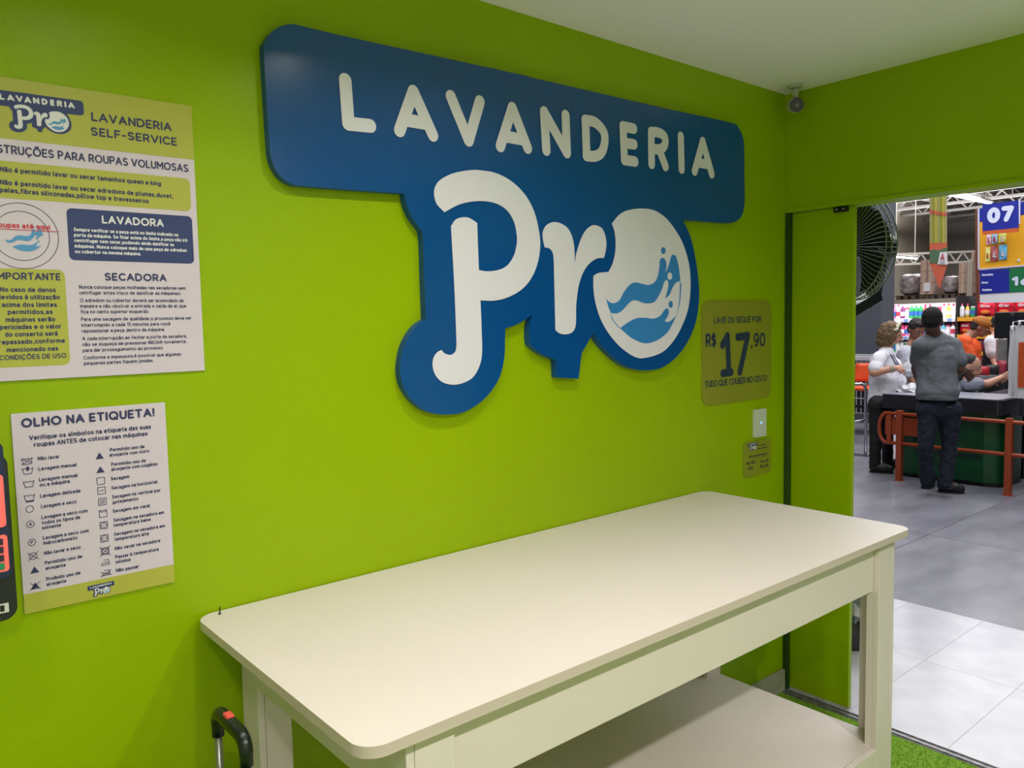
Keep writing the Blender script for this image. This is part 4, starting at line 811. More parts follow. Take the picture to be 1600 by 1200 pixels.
# chip shelf
gc=(11.6,3.733,1.508); gd=(11.6,2.349,1.486)
ZC=[round(v,3) for v in [1.561,1.264,0.978,0.648]]+[.15]
gondola(11.6,gc[1],gd[1],ZC,DSH,'dark shelf full of red snack bags behind the checkout',tags=mat('yellow_strip',(238,170,50),.5),top=ZC[0]+.36)
REDB=[(186,22,40),(170,16,34),(196,40,40),(120,26,60),(210,90,40)]
BP={}
def bag(ci,X,y,z,w,h,label,group,lz=0):
    key=(ci,round(w,2),round(h,2))
    if key not in BP:
        vs,fs=bagshape(0,0,w,h,0,ci*7+int(w*100),.055)
        e=empty('snack_bag',(0,0,0),'x','bag')
        MB().add(vs,fs).build('packet',mat('redbag_%d'%ci,REDB[ci],.3,noise=.4,nscale=14,rgb2=tuple(min(255,int(q*1.3+20)) for q in REDB[ci])),e,smooth=True)
        m=MB(); text(m,'Onu',-.28*w,h*.52,.28*w,h*.17,.26,0); m.v=[(-.057,-v[0],v[2]) for v in m.v]; m.build('script_mark',mat('bag_white',(236,226,226),.5),e,fix=False)
        MB().ball((-.05,0,h*.24),.012,w*.27,h*.12).build('product_picture',mat('crisp_orange',(226,120,40),.5),e)
        BP[key]=e; o=e
    else: o=copy_tree(BP[key])
    o.location=(X,y,z); o['label']=label; o['group']=group; return o
cn=['bright red','deep red','orange red','purple','orange']
for r,(w,h) in enumerate(((.27,.285),(.2,.24),(.2,.24),(.2,.26))):
    y=gc[1]-w/2-.03; k=0
    if r==0: y-=.27
    while y>gd[1]+w/2:
        ci=(0,1,0,2,1)[k%5] if r==0 else (0,3,1,0,4,3,2)[k%7]
        bag(ci,11.69,y,ZC[r]+.004,w,h,'%s snack bag on the %s row of the dark shelf'%(cn[ci],rownames[r]),'%s snack bags on the %s row'%(cn[ci],rownames[r])); y-=w+.012; k+=1
for k in range(3): put_bottle((7,9,3)[k],k%3,11.66,gc[1]-.07-k*.085,ZC[0]+.001,('white bottle at the left end of the snack shelf','yellow bottle at the left end of the snack shelf','green bottle at the left end of the snack shelf')[k],'bottles at the left end of the snack shelf')
# shelf left of the column
ge=(12.0,5.756,1.286); gf=(12.0,5.572,1.286)
ZE=[round(v,3) for v in [1.447,1.224,1.038,0.839,0.54]]
gondola(12,ge[1]+.4,gf[1],ZE,DSH,'narrow dark shelf of bright goods left of the grey column',top=2.0)
for r in range(4):
    y=gf[1]+.07; k=0
    while y<ge[1]+.3:
        i=[(7,1,6),(9,9,4),(2,6,1),(1,2,7)][r][k%3]
        put_bottle(i,2,12.06,y,ZE[r]+.001,'%s tub on the %s row of the narrow shelf by the column'%(names[i],rownames[r]),'%s tubs on the %s row by the column'%(names[i],rownames[r]),.78); y+=.085; k+=1

# ---- storage rack with pallets above the shelves
RK=mat('rack_beige',(150,138,122),.6); CB=mat('cardboard',(166,138,124),.8,noise=.25,nscale=6); WR=mat('stretch_wrap',(160,150,148),.25,noise=.5,nscale=8,rgb2=(104,92,90),bump=1,bscale=12)
XR=18.0
ra=(18.0,7.876,2.024); rb=(18.0,5.641,1.944)
zr=2.003
rk=empty('storage_rack',(18.6,(ra[1]+rb[1])/2,0),'beige pallet rack with wrapped goods above the bottle shelf','rack')
MB().box(XR,XR+.06,rb[1],ra[1],zr-.13,zr).build('front_beam',RK,rk); MB().box(XR+1,XR+1.06,rb[1],ra[1],zr-.13,zr).build('rear_beam',RK,rk)
MB().box(XR+.06,XR+1,rb[1],ra[1],zr-.04,zr-.01).build('deck',mat('deck_board',(116,100,86),.8),rk)
for x,y0 in [(0,7.864),(0,5.862)]:
    MB().box(XR-.06,XR+.0,y0-.06,y0+.06,0,2.857).build('upright',RK,rk)
for i,(a,b) in enumerate([((18.2,7.767,2.088),(18.2,7.19,2.657)),((18.2,7.14,2.08),(18.2,6.742,2.983))]): pass
def pallet(y0,y1,X,z,label):
    e=empty('pallet',(X+.4,(y0+y1)/2,z),label,'pallet','wooden pallets on the storage rack'); PW=mat('pallet_wood',(74,60,50),.8)
    for k in range(3): MB().box(X+.02+k*.36,X+.12+k*.36,y0,y1,z+.09,z+.11).build('plank',PW,e)
    n=3
    for k in range(n): yy=y0+(y1-y0)*(k+.5)/n; MB().box(X,X+.85,yy-.05,yy+.05,z+.001,z+.089).build('block',PW,e)
def wrapped(y0,y1,X,z0,z1,label,seed):
    rr=random.Random(seed); m=MB(); n=10; vs=[]
    cx,cy,cz=X+.4,(y0+y1)/2,(z0+z1)/2
    for i in range(n+1):
        t=math.pi*i/n
        for k in range(16):
            a=2*math.pi*k/16; s_=lambda v:math.copysign(abs(v)**.55,v)
            j=1+rr.uniform(-.07,.07)
            vs.append((cx+.36*s_(math.sin(t))*s_(math.cos(a))*j,cy+(y1-y0)/2*s_(math.sin(t))*s_(math.sin(a))*j,max(z0,cz+(z1-z0)/2*s_(math.cos(t))*j)))
    m.add(vs,[(i*16+k,(i+1)*16+k,(i+1)*16+(k+1)%16,i*16+(k+1)%16) for i in range(n) for k in range(16)])
    tag(m.build('wrapped_load',WR,smooth=True),label,'load')
def boxes(y0,y1,X,z0,z1,ny,nz,label,group,skip=()):
    for i in range(ny):
        for j in range(nz):
            if (i,j) in skip: continue
            a=y0+(y1-y0)*i/ny; b=y0+(y1-y0)*(i+1)/ny; c_=z0+(z1-z0)*j/nz; d_=z0+(z1-z0)*(j+1)/nz
            e=empty('cardboard_box',(X+.2,(a+b)/2,c_),label,'box',group)
            MB().box(X,X+.6,a+.008,b-.008,c_+.003,d_-.004).build('carton',CB,e); MB().box(X-.003,X-.0005,(a+b)/2-.025,(a+b)/2+.025,c_+.003,d_-.004).build('tape',mat('box_tape',(176,150,126),.4),e)
q=[((18.1,7.706,2.102),(18.1,7.148,2.668)),((18.1,7.09,2.078),(18.1,6.702,2.993)),((18.1,6.66,2.045),(18.1,6.197,2.563)),((18.1,6.156,2.026),(18.1,5.963,2.549)),((18.1,6.139,2.591),(18.1,5.969,2.829))]
zp=zr+.112
for i,(lab) in enumerate(('wrapped grey load on the rack just right of the fan','tall wrapped load beside','slumped wrapped load behind the pennant tip')):
    a,b=q[i]; pallet(b[1],a[1],18.05,zr+.001,'dark wooden pallet under the goods on the rack')
    if i!=1: wrapped(b[1]+.05,a[1]-.05,18.05,zp,b[2],lab,i)
    else:
        boxes(b[1]+.02,a[1]-.02,18.05,zp,b[2],2,3,'brown carton of the tall stack on the rack','cartons of the tall stack')
        m=MB().box(18.03,18.04,a[1]-.28,a[1]-.12,zp+.08,zp+.30); tag(m.build('label_sheet',mat('paper_label',(205,200,200),.6)),'white paper label on the tall carton stack','label')
a,b=q[3]; pallet(b[1],a[1],18.05,zr+.001,'dark wooden pallet under the goods on the rack')
boxes(b[1],a[1],18.05,zp,zp+.75,1,3,'brown carton of the short stack beside the rack upright','cartons of the short stack')
boxes(b[1]+.0,a[1]-.02,18.75,zp,zp+1.05,2,4,'brown carton in the rear row of the rack','cartons of the rear row')

# ---- metal rail, chair, carts by the column
rl=empty('steel_rail',(5.99,2.7,0),'bent tubular steel rail standing left of the woman in white','rail')
ST=mat('polished_steel',(170,170,175),.22,metal=.9)
pt_=[(5.804,2.645,0.827),(5.895,2.57,0.832),(5.922,2.545,0.809),(5.931,2.534,0.764),(5.881,2.503,0.05)]
MB().tube(pt_,.019,10).build('post',ST,rl,smooth=True)
MB().tube([(5.776,2.626,0.392),(5.902,2.523,0.418)],.014,8).build('cross_bar',ST,rl,smooth=True)
bq=Vector(pt_[-1]); MB().box(bq.x-.05,bq.x+.05,bq.y-.05,bq.y+.45,0,.012).build('base_plate',ST,rl)
MB().tube([bq,(bq.x,bq.y,.01)],.019,10).build('post_foot',ST,rl)
ch=empty('orange_chair',(6.89,3.078,0.246)[:2]+(0,),'orange plastic waiting chair behind the steel rail','chair')
CO=mat('orange_plastic',(222,82,32),.4)
cc=Vector((6.919,3.099,0.69))
m=MB(); vs=[]
for i in range(9):
    for j in range(6):
        u=i/8-.5; v=j/5; vs.append((cc.x+.22+.05*math.cos(u*2.6)+v*.06,cc.y+u*.44*(1-.15*v*v),cc.z+.06+v*.24))
m.add(vs,[(i*6+j,i*6+j+1,(i+1)*6+j+1,(i+1)*6+j) for i in range(8) for j in range(5)]); ob=m.build('backrest',CO,ch,smooth=True); so=ob.modifiers.new('s','SOLIDIFY'); so.thickness=.012
m=MB(); m.box(cc.x-.2,cc.x+.22,cc.y-.22,cc.y+.22,cc.z-.02,cc.z+.02); ob=m.build('seat',CO,ch); bevel(ob,.015,3)
for dx in (-.17,.19):
    for dy in (-.17,.17): MB().tube([(cc.x+dx,cc.y+dy,cc.z-.02),(cc.x+dx*1.1,cc.y+dy*1.1,0)],.012,8).build('leg',BLACK,ch)
MB().bar((cc.x-.0,cc.y-.6,cc.z-.24),(cc.x,cc.y+.3,cc.z-.24),.05,.03).build('crossbeam',BLACK,ch)
bk=empty('wire_bin',(7.717,3.476,0.67)[:2]+(0,),'white wire display bin with mixed goods behind the orange chair','bin')
c0=Vector((7.734,3.488,0.936)); c0.z=0
zt=1.043
m=MB()
for k in range(12):
    m.bar((c0.x-.3,c0.y-.35+k*.064,.3),(c0.x-.3,c0.y-.35+k*.064,zt),.01)
    m.bar((c0.x-.3+k*.055,c0.y-.35,.3),(c0.x-.3+k*.055,c0.y-.35,zt),.01)
for z in (.3,.5,.7,zt-.1): m.bar((c0.x-.3,c0.y-.35,z),(c0.x-.3,c0.y+.35,z),.012); m.bar((c0.x-.3,c0.y-.35,z),(c0.x+.3,c0.y-.35,z),.012)
m.build('wire_basket',WSH,bk)
m=MB(); m.bar((c0.x-.3,c0.y-.36,zt),(c0.x-.3,c0.y+.36,zt),.05,.05); m.bar((c0.x-.3,c0.y-.36,zt),(c0.x+.3,c0.y-.36,zt),.05,.05); m.bar((c0.x+.3,c0.y-.36,zt),(c0.x+.3,c0.y+.36,zt),.05,.05); m.build('rim',WSH,bk)
for dx in (-.29,.29):
    for dy in (-.34,.34): MB().bar((c0.x+dx,c0.y+dy,0),(c0.x+dx,c0.y+dy,zt),.02).build('leg',WSH,bk)
MB().box(c0.x-.28,c0.x+.28,c0.y-.33,c0.y+.33,.29,zt-.12).build('liner',DARK,bk)

# ---- checkout counter
XN=4.9
CT=mat('counter_black',(38,40,46),.28); CGREEN=mat('counter_green',(10,84,44),.35,noise=.3,nscale=4)
zt0,zb0=.826,.69
ct=empty('checkout_counter',(5.25,1.35,0),'checkout counter with dark top and green curved front behind the orange rail','counter')
yL,yR=1.88,.78
m=MB(); hplate(m,[(5.55,yL+.0),(XN+.03,yL),(XN,yL-.03),(XN,yR+.04),(XN+.04,yR),(5.56,yR-.0),(5.56,yL)],zb0,zt0+.0,0,0); ob=m.build('counter_slab',CT,ct); bevel(ob,.012,3)
m=MB(); hplate(m,[(XN+.02,yL-.02),(XN+.02,yR+.06),(XN+.06,yR+.03),(5.54,yR+.02),(5.54,yL-.02)],zt0+.0005,zt0+.006,0,0); m.build('conveyor_belt',mat('belt_grey',(150,150,160),.3),ct)
yy0,yy1=1.80,.80
m=MB(); pts=[(XN+.16,yy0),(XN+.12,yy0-.05),(XN+.10,yy0-.2),(XN+.10,yy1+.16),(XN+.14,yy1+.05),(XN+.24,yy1),(5.5,yy1),(5.5,yy0)]
hplate(m,pts,.04,zb0-.001,0,0); ob=m.build('green_front',CGREEN,ct); bevel(ob,.02,3)
m=MB(); hplate(m,[(a+(.02 if a<5.4 else -.02),b) for a,b in pts],0,.039,0,0); m.build('plinth',BLACK,ct)
m=MB().box(XN+.088,XN+.0995,yy1+.18,yy0-.22,.27,.30); m.build('dark_moulding',mat('moulding',(24,44,40),.5),ct)
m=MB().box(XN+.06,XN+.098,1.42,1.86,.42,.60); m.build('orange_panel',ORANGE,ct)
sw_=empty('scanner_table',(6.1,1,0),'grey scanner table joining the counter under the stretched arm','table')
m=MB(); hplate(m,[(5.57,.80),(6.7,.80),(6.7,1.14),(5.57,1.14)],.74,.832,0,0); m.build('table_top',CT,sw_)
for q in (5.65,6.6):
    for q2 in (.83,1.06): MB().box(q,q+.05,q2,q2+.05,0,.739).build('leg',BLACK,sw_)
# next counter
c2=empty('checkout_counter',(5.3,.2,0),'second dark checkout counter cut off by the right edge of the frame','counter')
m=MB(); hplate(m,[(XN,.655),(XN,-.6),(6.0,-.6),(6.0,.655)],.70,.848,0,0); ob=m.build('counter_slab',CT,c2); bevel(ob,.03,3)
m=MB(); hplate(m,[(XN+.02,.63),(XN+.02,-.58),(5.98,-.58),(5.98,.63)],.8485,.854,0,0); m.build('conveyor_belt',mat('belt_grey',(150,150,160)),c2)
m=MB(); hplate(m,[(XN+.12,.60),(XN+.12,-.55),(5.95,-.55),(5.95,.60)],0,.699,0,0); ob=m.build('dark_front',mat('counter_navy',(20,26,40),.4),c2); bevel(ob,.02,2)
# orange guard rail
gr=empty('guard_rail',(4.77,1.2,0),'orange tubular guard rail with two posts in front of the counter','rail')
for y in (1.628,.678):
    MB().bar((4.77,y,0.006),(4.77,y,.69),.052,.052).build('post',ORANGE,gr); MB().box(4.735,4.805,y-.04,y+.04,0,.006).build('foot_plate',ORANGE,gr)
for z in (.655,.365):
    MB().tube([(4.77,1.78,z),(4.77,-.6,z)],.018,12).build('rail_tube',ORANGE,gr,smooth=True)
lp=[(4.77,1.78,.655)]+[(4.77,1.76+.07*math.sin(a),.51+.145*math.cos(a)) for a in [math.pi*k/10 for k in range(11)]]+[(4.77,1.78,.365)]
MB().tube(lp[1:-1],.017,12).build('end_loop',ORANGE,gr,smooth=True)
MB().bar((4.77,1.73,.37),(4.77,1.73,.65),.04,.03).build('loop_upright',ORANGE,gr)

# ================================================================ people
SR=Vector((.391,-.920,0)); AW=Vector((.920,.391,0)); UP=Vector((0,0,1))
VF=Matrix((SR,AW,UP)).transposed()      # local x = along the counter to the right, y = into the hall
class Vol(MB):
    def cap(s,p0,r0,p1,r1,k=1.0,n=12,kv=None):
        """tapered capsule; k squeezes it in the direction kv (default: into the hall)"""
        p0=Vector(p0); p1=Vector(p1); d=(p1-p0); L=d.length; d=d/L if L>1e-6 else UP
        kv=kv or AW; y=(kv-d*kv.dot(d)); y=y.normalized() if y.length>1e-3 else d.orthogonal().normalized(); x=d.cross(y)
        prof=[(r0*math.sin(t),-r0*math.cos(t)) for t in (math.pi/2*i/4 for i in range(1,5))]+[(r1*math.cos(t),L+r1*math.sin(t)) for t in (math.pi/2*i/4 for i in range(0,4))]
        vs=[p0+d*h+(x*math.cos(a)+y*(k*math.sin(a)))*r for r,h in prof for a in (2*math.pi*q/n for q in range(n))]; m=len(prof)
        vs+=[p0-d*r0,p1+d*r1]; fs=[(i*n+q,i*n+(q+1)%n,(i+1)*n+(q+1)%n,(i+1)*n+q) for i in range(m-1) for q in range(n)]
        fs+=[(m*n,(q+1)%n,q) for q in range(n)]+[(m*n+1,(m-1)*n+q,(m-1)*n+(q+1)%n) for q in range(n)]
        s.add(vs,fs); return s
    def chain(s,pts,rs,k=1.0,kv=None):
        for i in range(len(pts)-1): s.cap(pts[i],rs[i],pts[i+1],rs[i+1],k,kv=kv)
        return s
    def egg(s,c,rx,ry,rz,R=None): s.ball(c,rx,ry,rz,16,0,R if R is not None else VF); return s
    def skin(s,name,m,parent,voxel=.009,smooth=3,noise=0,nscale=.06):
        me=s.mesh(name); o=bpy.data.objects.new('tmp',me); COL.objects.link(o)
        bm=bmesh.new(); bm.from_mesh(me); bmesh.ops.recalc_face_normals(bm,faces=bm.faces); bm.to_mesh(me); bm.free()
        q=o.modifiers.new('r','REMESH'); q.mode='VOXEL'; q.voxel_size=voxel
        q=o.modifiers.new('s','SMOOTH'); q.iterations=smooth; q.factor=.5
        if noise:
            tx=bpy.data.textures.new('folds','CLOUDS'); tx.noise_scale=nscale
            q=o.modifiers.new('d','DISPLACE'); q.texture=tx; q.strength=noise; q.mid_level=.35; q.texture_coords='LOCAL'
        dg=bpy.context.evaluated_depsgraph_get(); me2=bpy.data.meshes.new_from_object(o.evaluated_get(dg),depsgraph=dg)
        bpy.data.objects.remove(o); me2.materials.clear()
        return link(name,me2,m,parent,smooth=True)
def headframe(ang,pitch=0,roll=0):
    """ang: 0 faces along the counter to the right, 90 faces into the hall, -90 faces back to the doorway"""
    a=math.radians(ang); f=(SR*math.cos(a)+AW*math.sin(a)); r=f.cross(UP); p=math.radians(pitch)
    f2=f*math.cos(p)+UP*math.sin(p); u=r.cross(f2)
    if roll: R=Matrix.Rotation(math.radians(roll),3,f2); r=R@r; u=R@u
    return f2,r,u
def head(v,c,fr,s=1.0,neck=None,nr=.052):
    f,r,u=fr; c=Vector(c); R=Matrix((r,f,u)).transposed()
    v.egg(c+u*.012*s,.076*s,.096*s,.094*s,R); v.egg(c+f*.026*s-u*.05*s,.056*s,.066*s,.062*s,R)
    v.egg(c+f*.058*s-u*.088*s,.026*s,.026*s,.022*s,R)
    v.cap(c+f*.088*s-u*.0*s,.011*s,c+f*.110*s-u*.035*s,.015*s)
    v.egg(c+f*.094*s-u*.064*s,.024*s,.012*s,.013*s,R)
    v.egg(c+f*.083*s+u*.018*s,.052*s,.014*s,.012*s,R)
    for q in (-1,1): v.egg(c+r*q*.078*s-u*.014*s-f*.004*s,.011*s,.022*s,.032*s,R)
    if neck is not None: v.cap(c-u*.05*s-f*.015*s,nr*s,neck,nr*1.08*s)
def face(c,fr,parent,s=1.0,brow=(40,28,22)):
    f,r,u=fr; c=Vector(c); R=Matrix((r,f,u)).transposed()
    for q in (-1,1):
        p=c+f*.083*s+r*q*.032*s+u*.0*s
        e=MB().ball(p,.013*s,.010*s,.0085*s,10,0,R).build('eye',mat('eye_white',(205,200,195),.3),parent,smooth=True)
        MB().ball(p+f*.0075*s,.0055*s,.0045*s,.0058*s,8,0,R).build('iris',mat('iris',(40,26,20),.3),e)
        MB().ball(p+f*.007*s+u*.020*s,.020*s,.006*s,.0042*s,8,0,R).build('eyebrow',mat('brow_%d'%brow[0],brow,.8),parent)
    MB().ball(c+f*.101*s-u*.064*s,.023*s,.0065*s,.0065*s,10,0,R).build('mouth',mat('lips',(150,70,66),.5),parent,smooth=True)
def hand(v,w,d,n,s=1.0,curl=35,side=1):
    """w wrist, d direction of the fingers, n direction the back of the hand faces, side: which side the thumb leaves"""
    w=Vector(w); d=Vector(d).normalized(); n=Vector(n); n=(n-d*n.dot(d)).normalized(); x=d.cross(n)*side
    v.cap(w,.026*s,w+d*.03*s,.03*s,.62,kv=n)
    for i,(off,ln) in enumerate(((-.030,.058),(-.010,.072),(.010,.078),(.030,.070))):
        b=w+d*.085*s+x*off*s; v.cap(w+d*.02*s+x*off*.7*s,.0145*s,b,.0125*s,.9,kv=n,n=8)
        p=b; cc=0
        for k,l in enumerate((.42,.33,.25)):
            cc+=math.radians(curl)*(.7 if k==0 else .8); q=p+(d*math.cos(cc)-n*math.sin(cc)+x*off*.8)*ln*l*s
            v.cap(p,.0102*s-.0008*k,q,.0096*s-.0010*k,n=8); p=q
    b=w+d*.022*s+x*.026*s; t=(d*.75+x*.62-n*.28).normalized(); v.cap(b,.0155*s,b+t*.038*s,.0122*s,n=8); v.cap(b+t*.038*s,.0122*s,b+(t*.066+d*.006-n*.008)*s,.0102*s,n=8)
def shoe(name,heel,toe,m,parent,w=.052):
    heel=Vector(heel); toe=Vector(toe); d=(toe-heel).normalized(); heel.z=toe.z=0
    v=Vol(); v.cap(heel+UP*.052,.048,heel+d*.10+UP*.05,w,.95,kv=UP); v.cap(heel+d*.10+UP*.043,w,toe-d*.03+UP*.042,.042,.95,kv=UP); v.cap(heel+UP*.07,.05,heel+UP*.12,.05)
    o=v.skin(name,m,parent,.008,2)
    for q in o.data.vertices:
        if q.co.z+o.location.z+parent.location.z<.004: q.co.z=.004-o.location.z-parent.location.z
    so=MB(); pts=[]
    sd=d.cross(UP)
    for t,wd in ((-.046,.0),(-.035,.032),(0,.044),(.1,.047),((toe-heel).length-.02,.034),((toe-heel).length+.008,.0)):
        pts.append((t,wd))
    outl=[heel+d*t+sd*w_ for t,w_ in pts]+[heel+d*t-sd*w_ for t,w_ in pts[-2:0:-1]]
    hplate(so,[(p.x,p.y) for p in outl],0.0,.016,0,0); so.build('sole',mat('shoe_sole',(28,28,30),.6),o); return o

# ---- man in the grey T-shirt, seen from behind at the counter
DM=7.239200983235552
M_={'head': (4.33,1.168,1.567),'neck': (4.384,1.174,1.424),'sl': (4.255,1.234,1.342),'sr': (4.477,1.048,1.336),'chest': (4.385,1.155,1.247),'mid': (4.372,1.135,1.066),'bot': (4.341,1.12,0.926),'el': (4.464,0.986,1.129),'wr': (4.757,1.052,1.105),'hl': (4.306,1.173,0.771),'hr': (4.405,1.05,0.76),'kl': (4.234,1.162,0.453),'kr': (4.394,1.03,0.465),'al': (4.288,1.165,0.151),'ar': (4.325,1.028,0.142),'ell': (4.448,1.35,1.118),'wl': (4.728,1.425,0.936)}
M_={k:Vector(v) for k,v in M_.items()}
man=empty('person',((M_['al'].x+M_['ar'].x)/2,(M_['al'].y+M_['ar'].y)/2,0),'man in grey T-shirt and dark blue trousers standing with his back to us','person')
fr=headframe(80,-14); v=Vol(); head(v,M_['head'],fr,1.0,M_['neck'],.06)
v.cap(M_['neck'],.055,M_['chest'],.08,.8); v.cap(M_['chest'],.10,M_['bot'],.095,.6)
for a in ('sl','sr'): v.cap(M_['neck']-UP*.05,.045,M_[a],.04)
v.chain([M_['sr'],M_['el'],M_['wr']],[.048,.043,.028]); v.chain([M_['sl'],M_['ell'],M_['wl']],[.048,.042,.028])
hand(v,M_['wr'],AW*.35+SR*.55-UP*.75,SR*.3-AW*.8+UP*.1,1.0,30,-1); hand(v,M_['wl'],AW*.9+SR*.3-UP*.2,UP,1.0,15,1)
v.chain([M_['hl'],M_['kl'],M_['al']],[.078,.048,.038]); v.chain([M_['hr'],M_['kr'],M_['ar']],[.078,.048,.038]); v.cap(M_['hl'],.075,M_['hr'],.075,.8); v.cap(M_['bot'],.08,(M_['hl']+M_['hr'])/2,.08,.8)
v.cap(M_['al'],.042,M_['al']-UP*.03+AW*.03,.038); v.cap(M_['ar'],.042,M_['ar']-UP*.03+SR*.03,.038)
v.skin('body',SKIN3,man,.0075,3)
face(M_['head'],fr,man)
v=Vol(); R=Matrix((fr[1],fr[0],fr[2])).transposed(); c_=M_['head']
v.egg(c_+fr[2]*.022-fr[0]*.014,.087,.097,.096,R); v.egg(c_-fr[2]*.02-fr[0]*.040,.074,.062,.07,R); v.skin('hair',mat('black_hair',(9,9,10),.85,bump=.6,bscale=300),man,.007,2)
v=Vol(); v.cap(M_['sl']+SR*.01,.066,M_['sr']-SR*.01,.066,.95); v.cap(M_['neck']+UP*.012,.066,M_['neck']-UP*.07,.11,.85)
for a in ('sl','sr'): v.cap(M_['neck']+UP*.0,.06,M_[a],.062,.9)
v.cap(M_['chest'],.125,M_['bot'],.12,.95)
for px_ in (.06,-.06):
    v.cap(M_['chest']+SR*px_,.112,M_['mid']+SR*px_,.105,.92); v.cap(M_['mid']+SR*px_,.105,M_['bot']+SR*px_+UP*.02,.106,.95)
v.cap(M_['sl'],.068,M_['sl'].lerp(M_['ell'],.55),.066); v.cap(M_['sr'],.068,M_['sr'].lerp(M_['el'],.66)+SR*.018,.066)
v.cap(M_['bot']-SR*.06,.112,M_['bot']+SR*.06,.112,1.05); v.cap(M_['bot']-SR*.05-UP*.04,.115,M_['bot']+SR*.05-UP*.04,.115,1.05)
sh=v.skin('t_shirt',mat('grey_shirt',(104,107,113),.85,noise=.08,nscale=6),man,.009,4,.022,.09)
zc=float(0.864)
def crop_below(o,z,par):
    zz=z-o.location.z-par.location.z
    for q in o.data.vertices:
        if q.co.z<zz: q.co.z=zz
crop_below(sh,zc,man)
v=Vol(); v.tube([M_['neck']+SR*.062*math.cos(a)+AW*.066*math.sin(a)+UP*.035 for a in [2*math.pi*k/20 for k in range(21)]],.009,6); v.build('collar',mat('grey_collar',(140,143,146),.8),man,smooth=True)
TR=mat('dark_jeans',(18,26,46),.85,noise=.25,nscale=30)
v=Vol(); v.cap(M_['bot']-UP*.03,.10,(M_['hl']+M_['hr'])/2+UP*.02,.112,.95); v.cap(M_['hl']+UP*.0,.108,M_['hr']+UP*.0,.114,.95)
v.chain([M_['hl'],M_['kl'],M_['al']-UP*.02],[.088,.062,.058]); v.chain([M_['hr']+SR*.01,M_['kr'],M_['ar']-UP*.02],[.098,.062,.057])
v.skin('trousers',TR,man,.009,3,.02,.05)
MB().bar(M_['hr']+SR*.0-AW*.112+UP*.045-SR*.03,M_['hr']-AW*.112+UP*.045+SR*.03,.004,.004).build('pocket_seam',mat('seam',(120,120,125),.6),man)
SHO=mat('black_shoe',(20,20,22),.5)
shoe('shoe',(4.583,1.296,0.0),Vector((4.583,1.296,0.0))+AW*.20+SR*.05,SHO,man); shoe('shoe',(4.519,1.123,0.0),Vector((4.519,1.123,0.0))+SR*.165-AW*.0,SHO,man)

# ---- woman in white with a flower headband, facing right
W_={'head': (5.163,1.895,1.43),'neck': (5.113,1.922,1.268),'sh': (4.952,1.917,1.183),'shb': (5.287,2.054,1.179),'chest': (5.117,1.928,1.11),'belly': (5.105,1.92,0.927),'hip': (5.035,1.93,0.707),'el': (4.827,1.914,1.035),'wr': (4.927,1.744,1.08),'el2': (5.429,2.023,1.003),'wr2': (5.402,1.852,1.031),'h1': (4.928,1.911,0.665),'h2': (5.162,1.948,0.642),'k1': (4.885,1.915,0.355),'k2': (5.156,1.921,0.324),'a1': (4.875,1.91,0.088),'a2': (5.246,1.952,0.081)}
W_={k:Vector(v)+Vector((.138,.07,0)) for k,v in W_.items()}
wo=empty('person',(W_['a1'].x,W_['a1'].y,0),'woman in white T-shirt with cream flowers in her hair at the counter end','person')
fr=headframe(12,-8); v=Vol(); head(v,W_['head'],fr,.98,W_['neck'],.05)
v.cap(W_['neck'],.052,W_['chest'],.08); v.cap(W_['chest'],.09,W_['hip'],.10); v.cap(W_['neck']-UP*.07,.04,W_['sh'],.04); v.cap(W_['neck']-UP*.07,.04,W_['shb'],.04)
v.chain([W_['sh'],W_['el'],W_['wr']],[.052,.046,.029]); v.chain([W_['shb'],W_['el2'],W_['wr2']],[.05,.042,.028])
hand(v,W_['wr'],SR*.95+UP*.12+AW*.1,-AW*.8+UP*.5,.95,35,1); hand(v,W_['wr2'],SR*.9-UP*.1-AW*.2,UP,.95,30,1)
v.chain([W_['h1'],W_['k1'],W_['a1']],[.078,.048,.038]); v.chain([W_['h2'],W_['k2'],W_['a2']],[.078,.048,.038])
v.cap(W_['a1'],.042,W_['a1']-UP*.03+SR*.03,.036); v.cap(W_['a2'],.042,W_['a2']-UP*.03+SR*.03,.036)
v.skin('body',SKIN,wo,.0075,3); face(W_['head'],fr,wo,.98,(90,64,44))
v=Vol(); c_=W_['head']; f,r,u=fr; R=Matrix((r,f,u)).transposed()
v.egg(c_+u*.035-f*.018,.092,.098,.088,R); v.egg(c_-u*.03-f*.062,.094,.075,.105,R); v.egg(c_-u*.095-f*.075,.078,.062,.06,R)
for q in (-1,1): v.egg(c_-u*.02-f*.012+r*q*.078,.022,.052,.085,R); v.egg(c_-u*.09-f*.035+r*q*.062,.03,.05,.05,R)
v.egg(c_+u*.075+f*.045,.055,.04,.028,R)
v.skin('hair',mat('brown_hair',(118,92,62),.7,noise=.45,nscale=40,bump=.8,bscale=120),wo,.008,2,.022,.03)
m=MB(); rr=random.Random(9); fl=[]
for k in range(34):
    a=math.radians(-95+190*k/33); p=c_+r*.094*math.sin(a)+u*(.035+.078*math.cos(a))+f*(.02+.03*math.cos(a)+rr.uniform(-.014,.014)); rad=rr.uniform(.011,.019)
    m.ball(p,rad,rad,rad*.8,6)
m.build('flower_headband',mat('cream_flowers',(232,226,200),.7,noise=.15,nscale=60),wo,smooth=True)
WS=mat('white_shirt',(226,224,232),.8)
v=Vol(); v.cap(W_['chest']-SR*.03,.13,W_['belly']-SR*.01,.155,.95); v.cap(W_['chest']+SR*.06-UP*.02,.095,W_['belly']+SR*.06,.13,.95); v.cap(W_['belly'],.158,W_['hip']-SR*.0,.135)
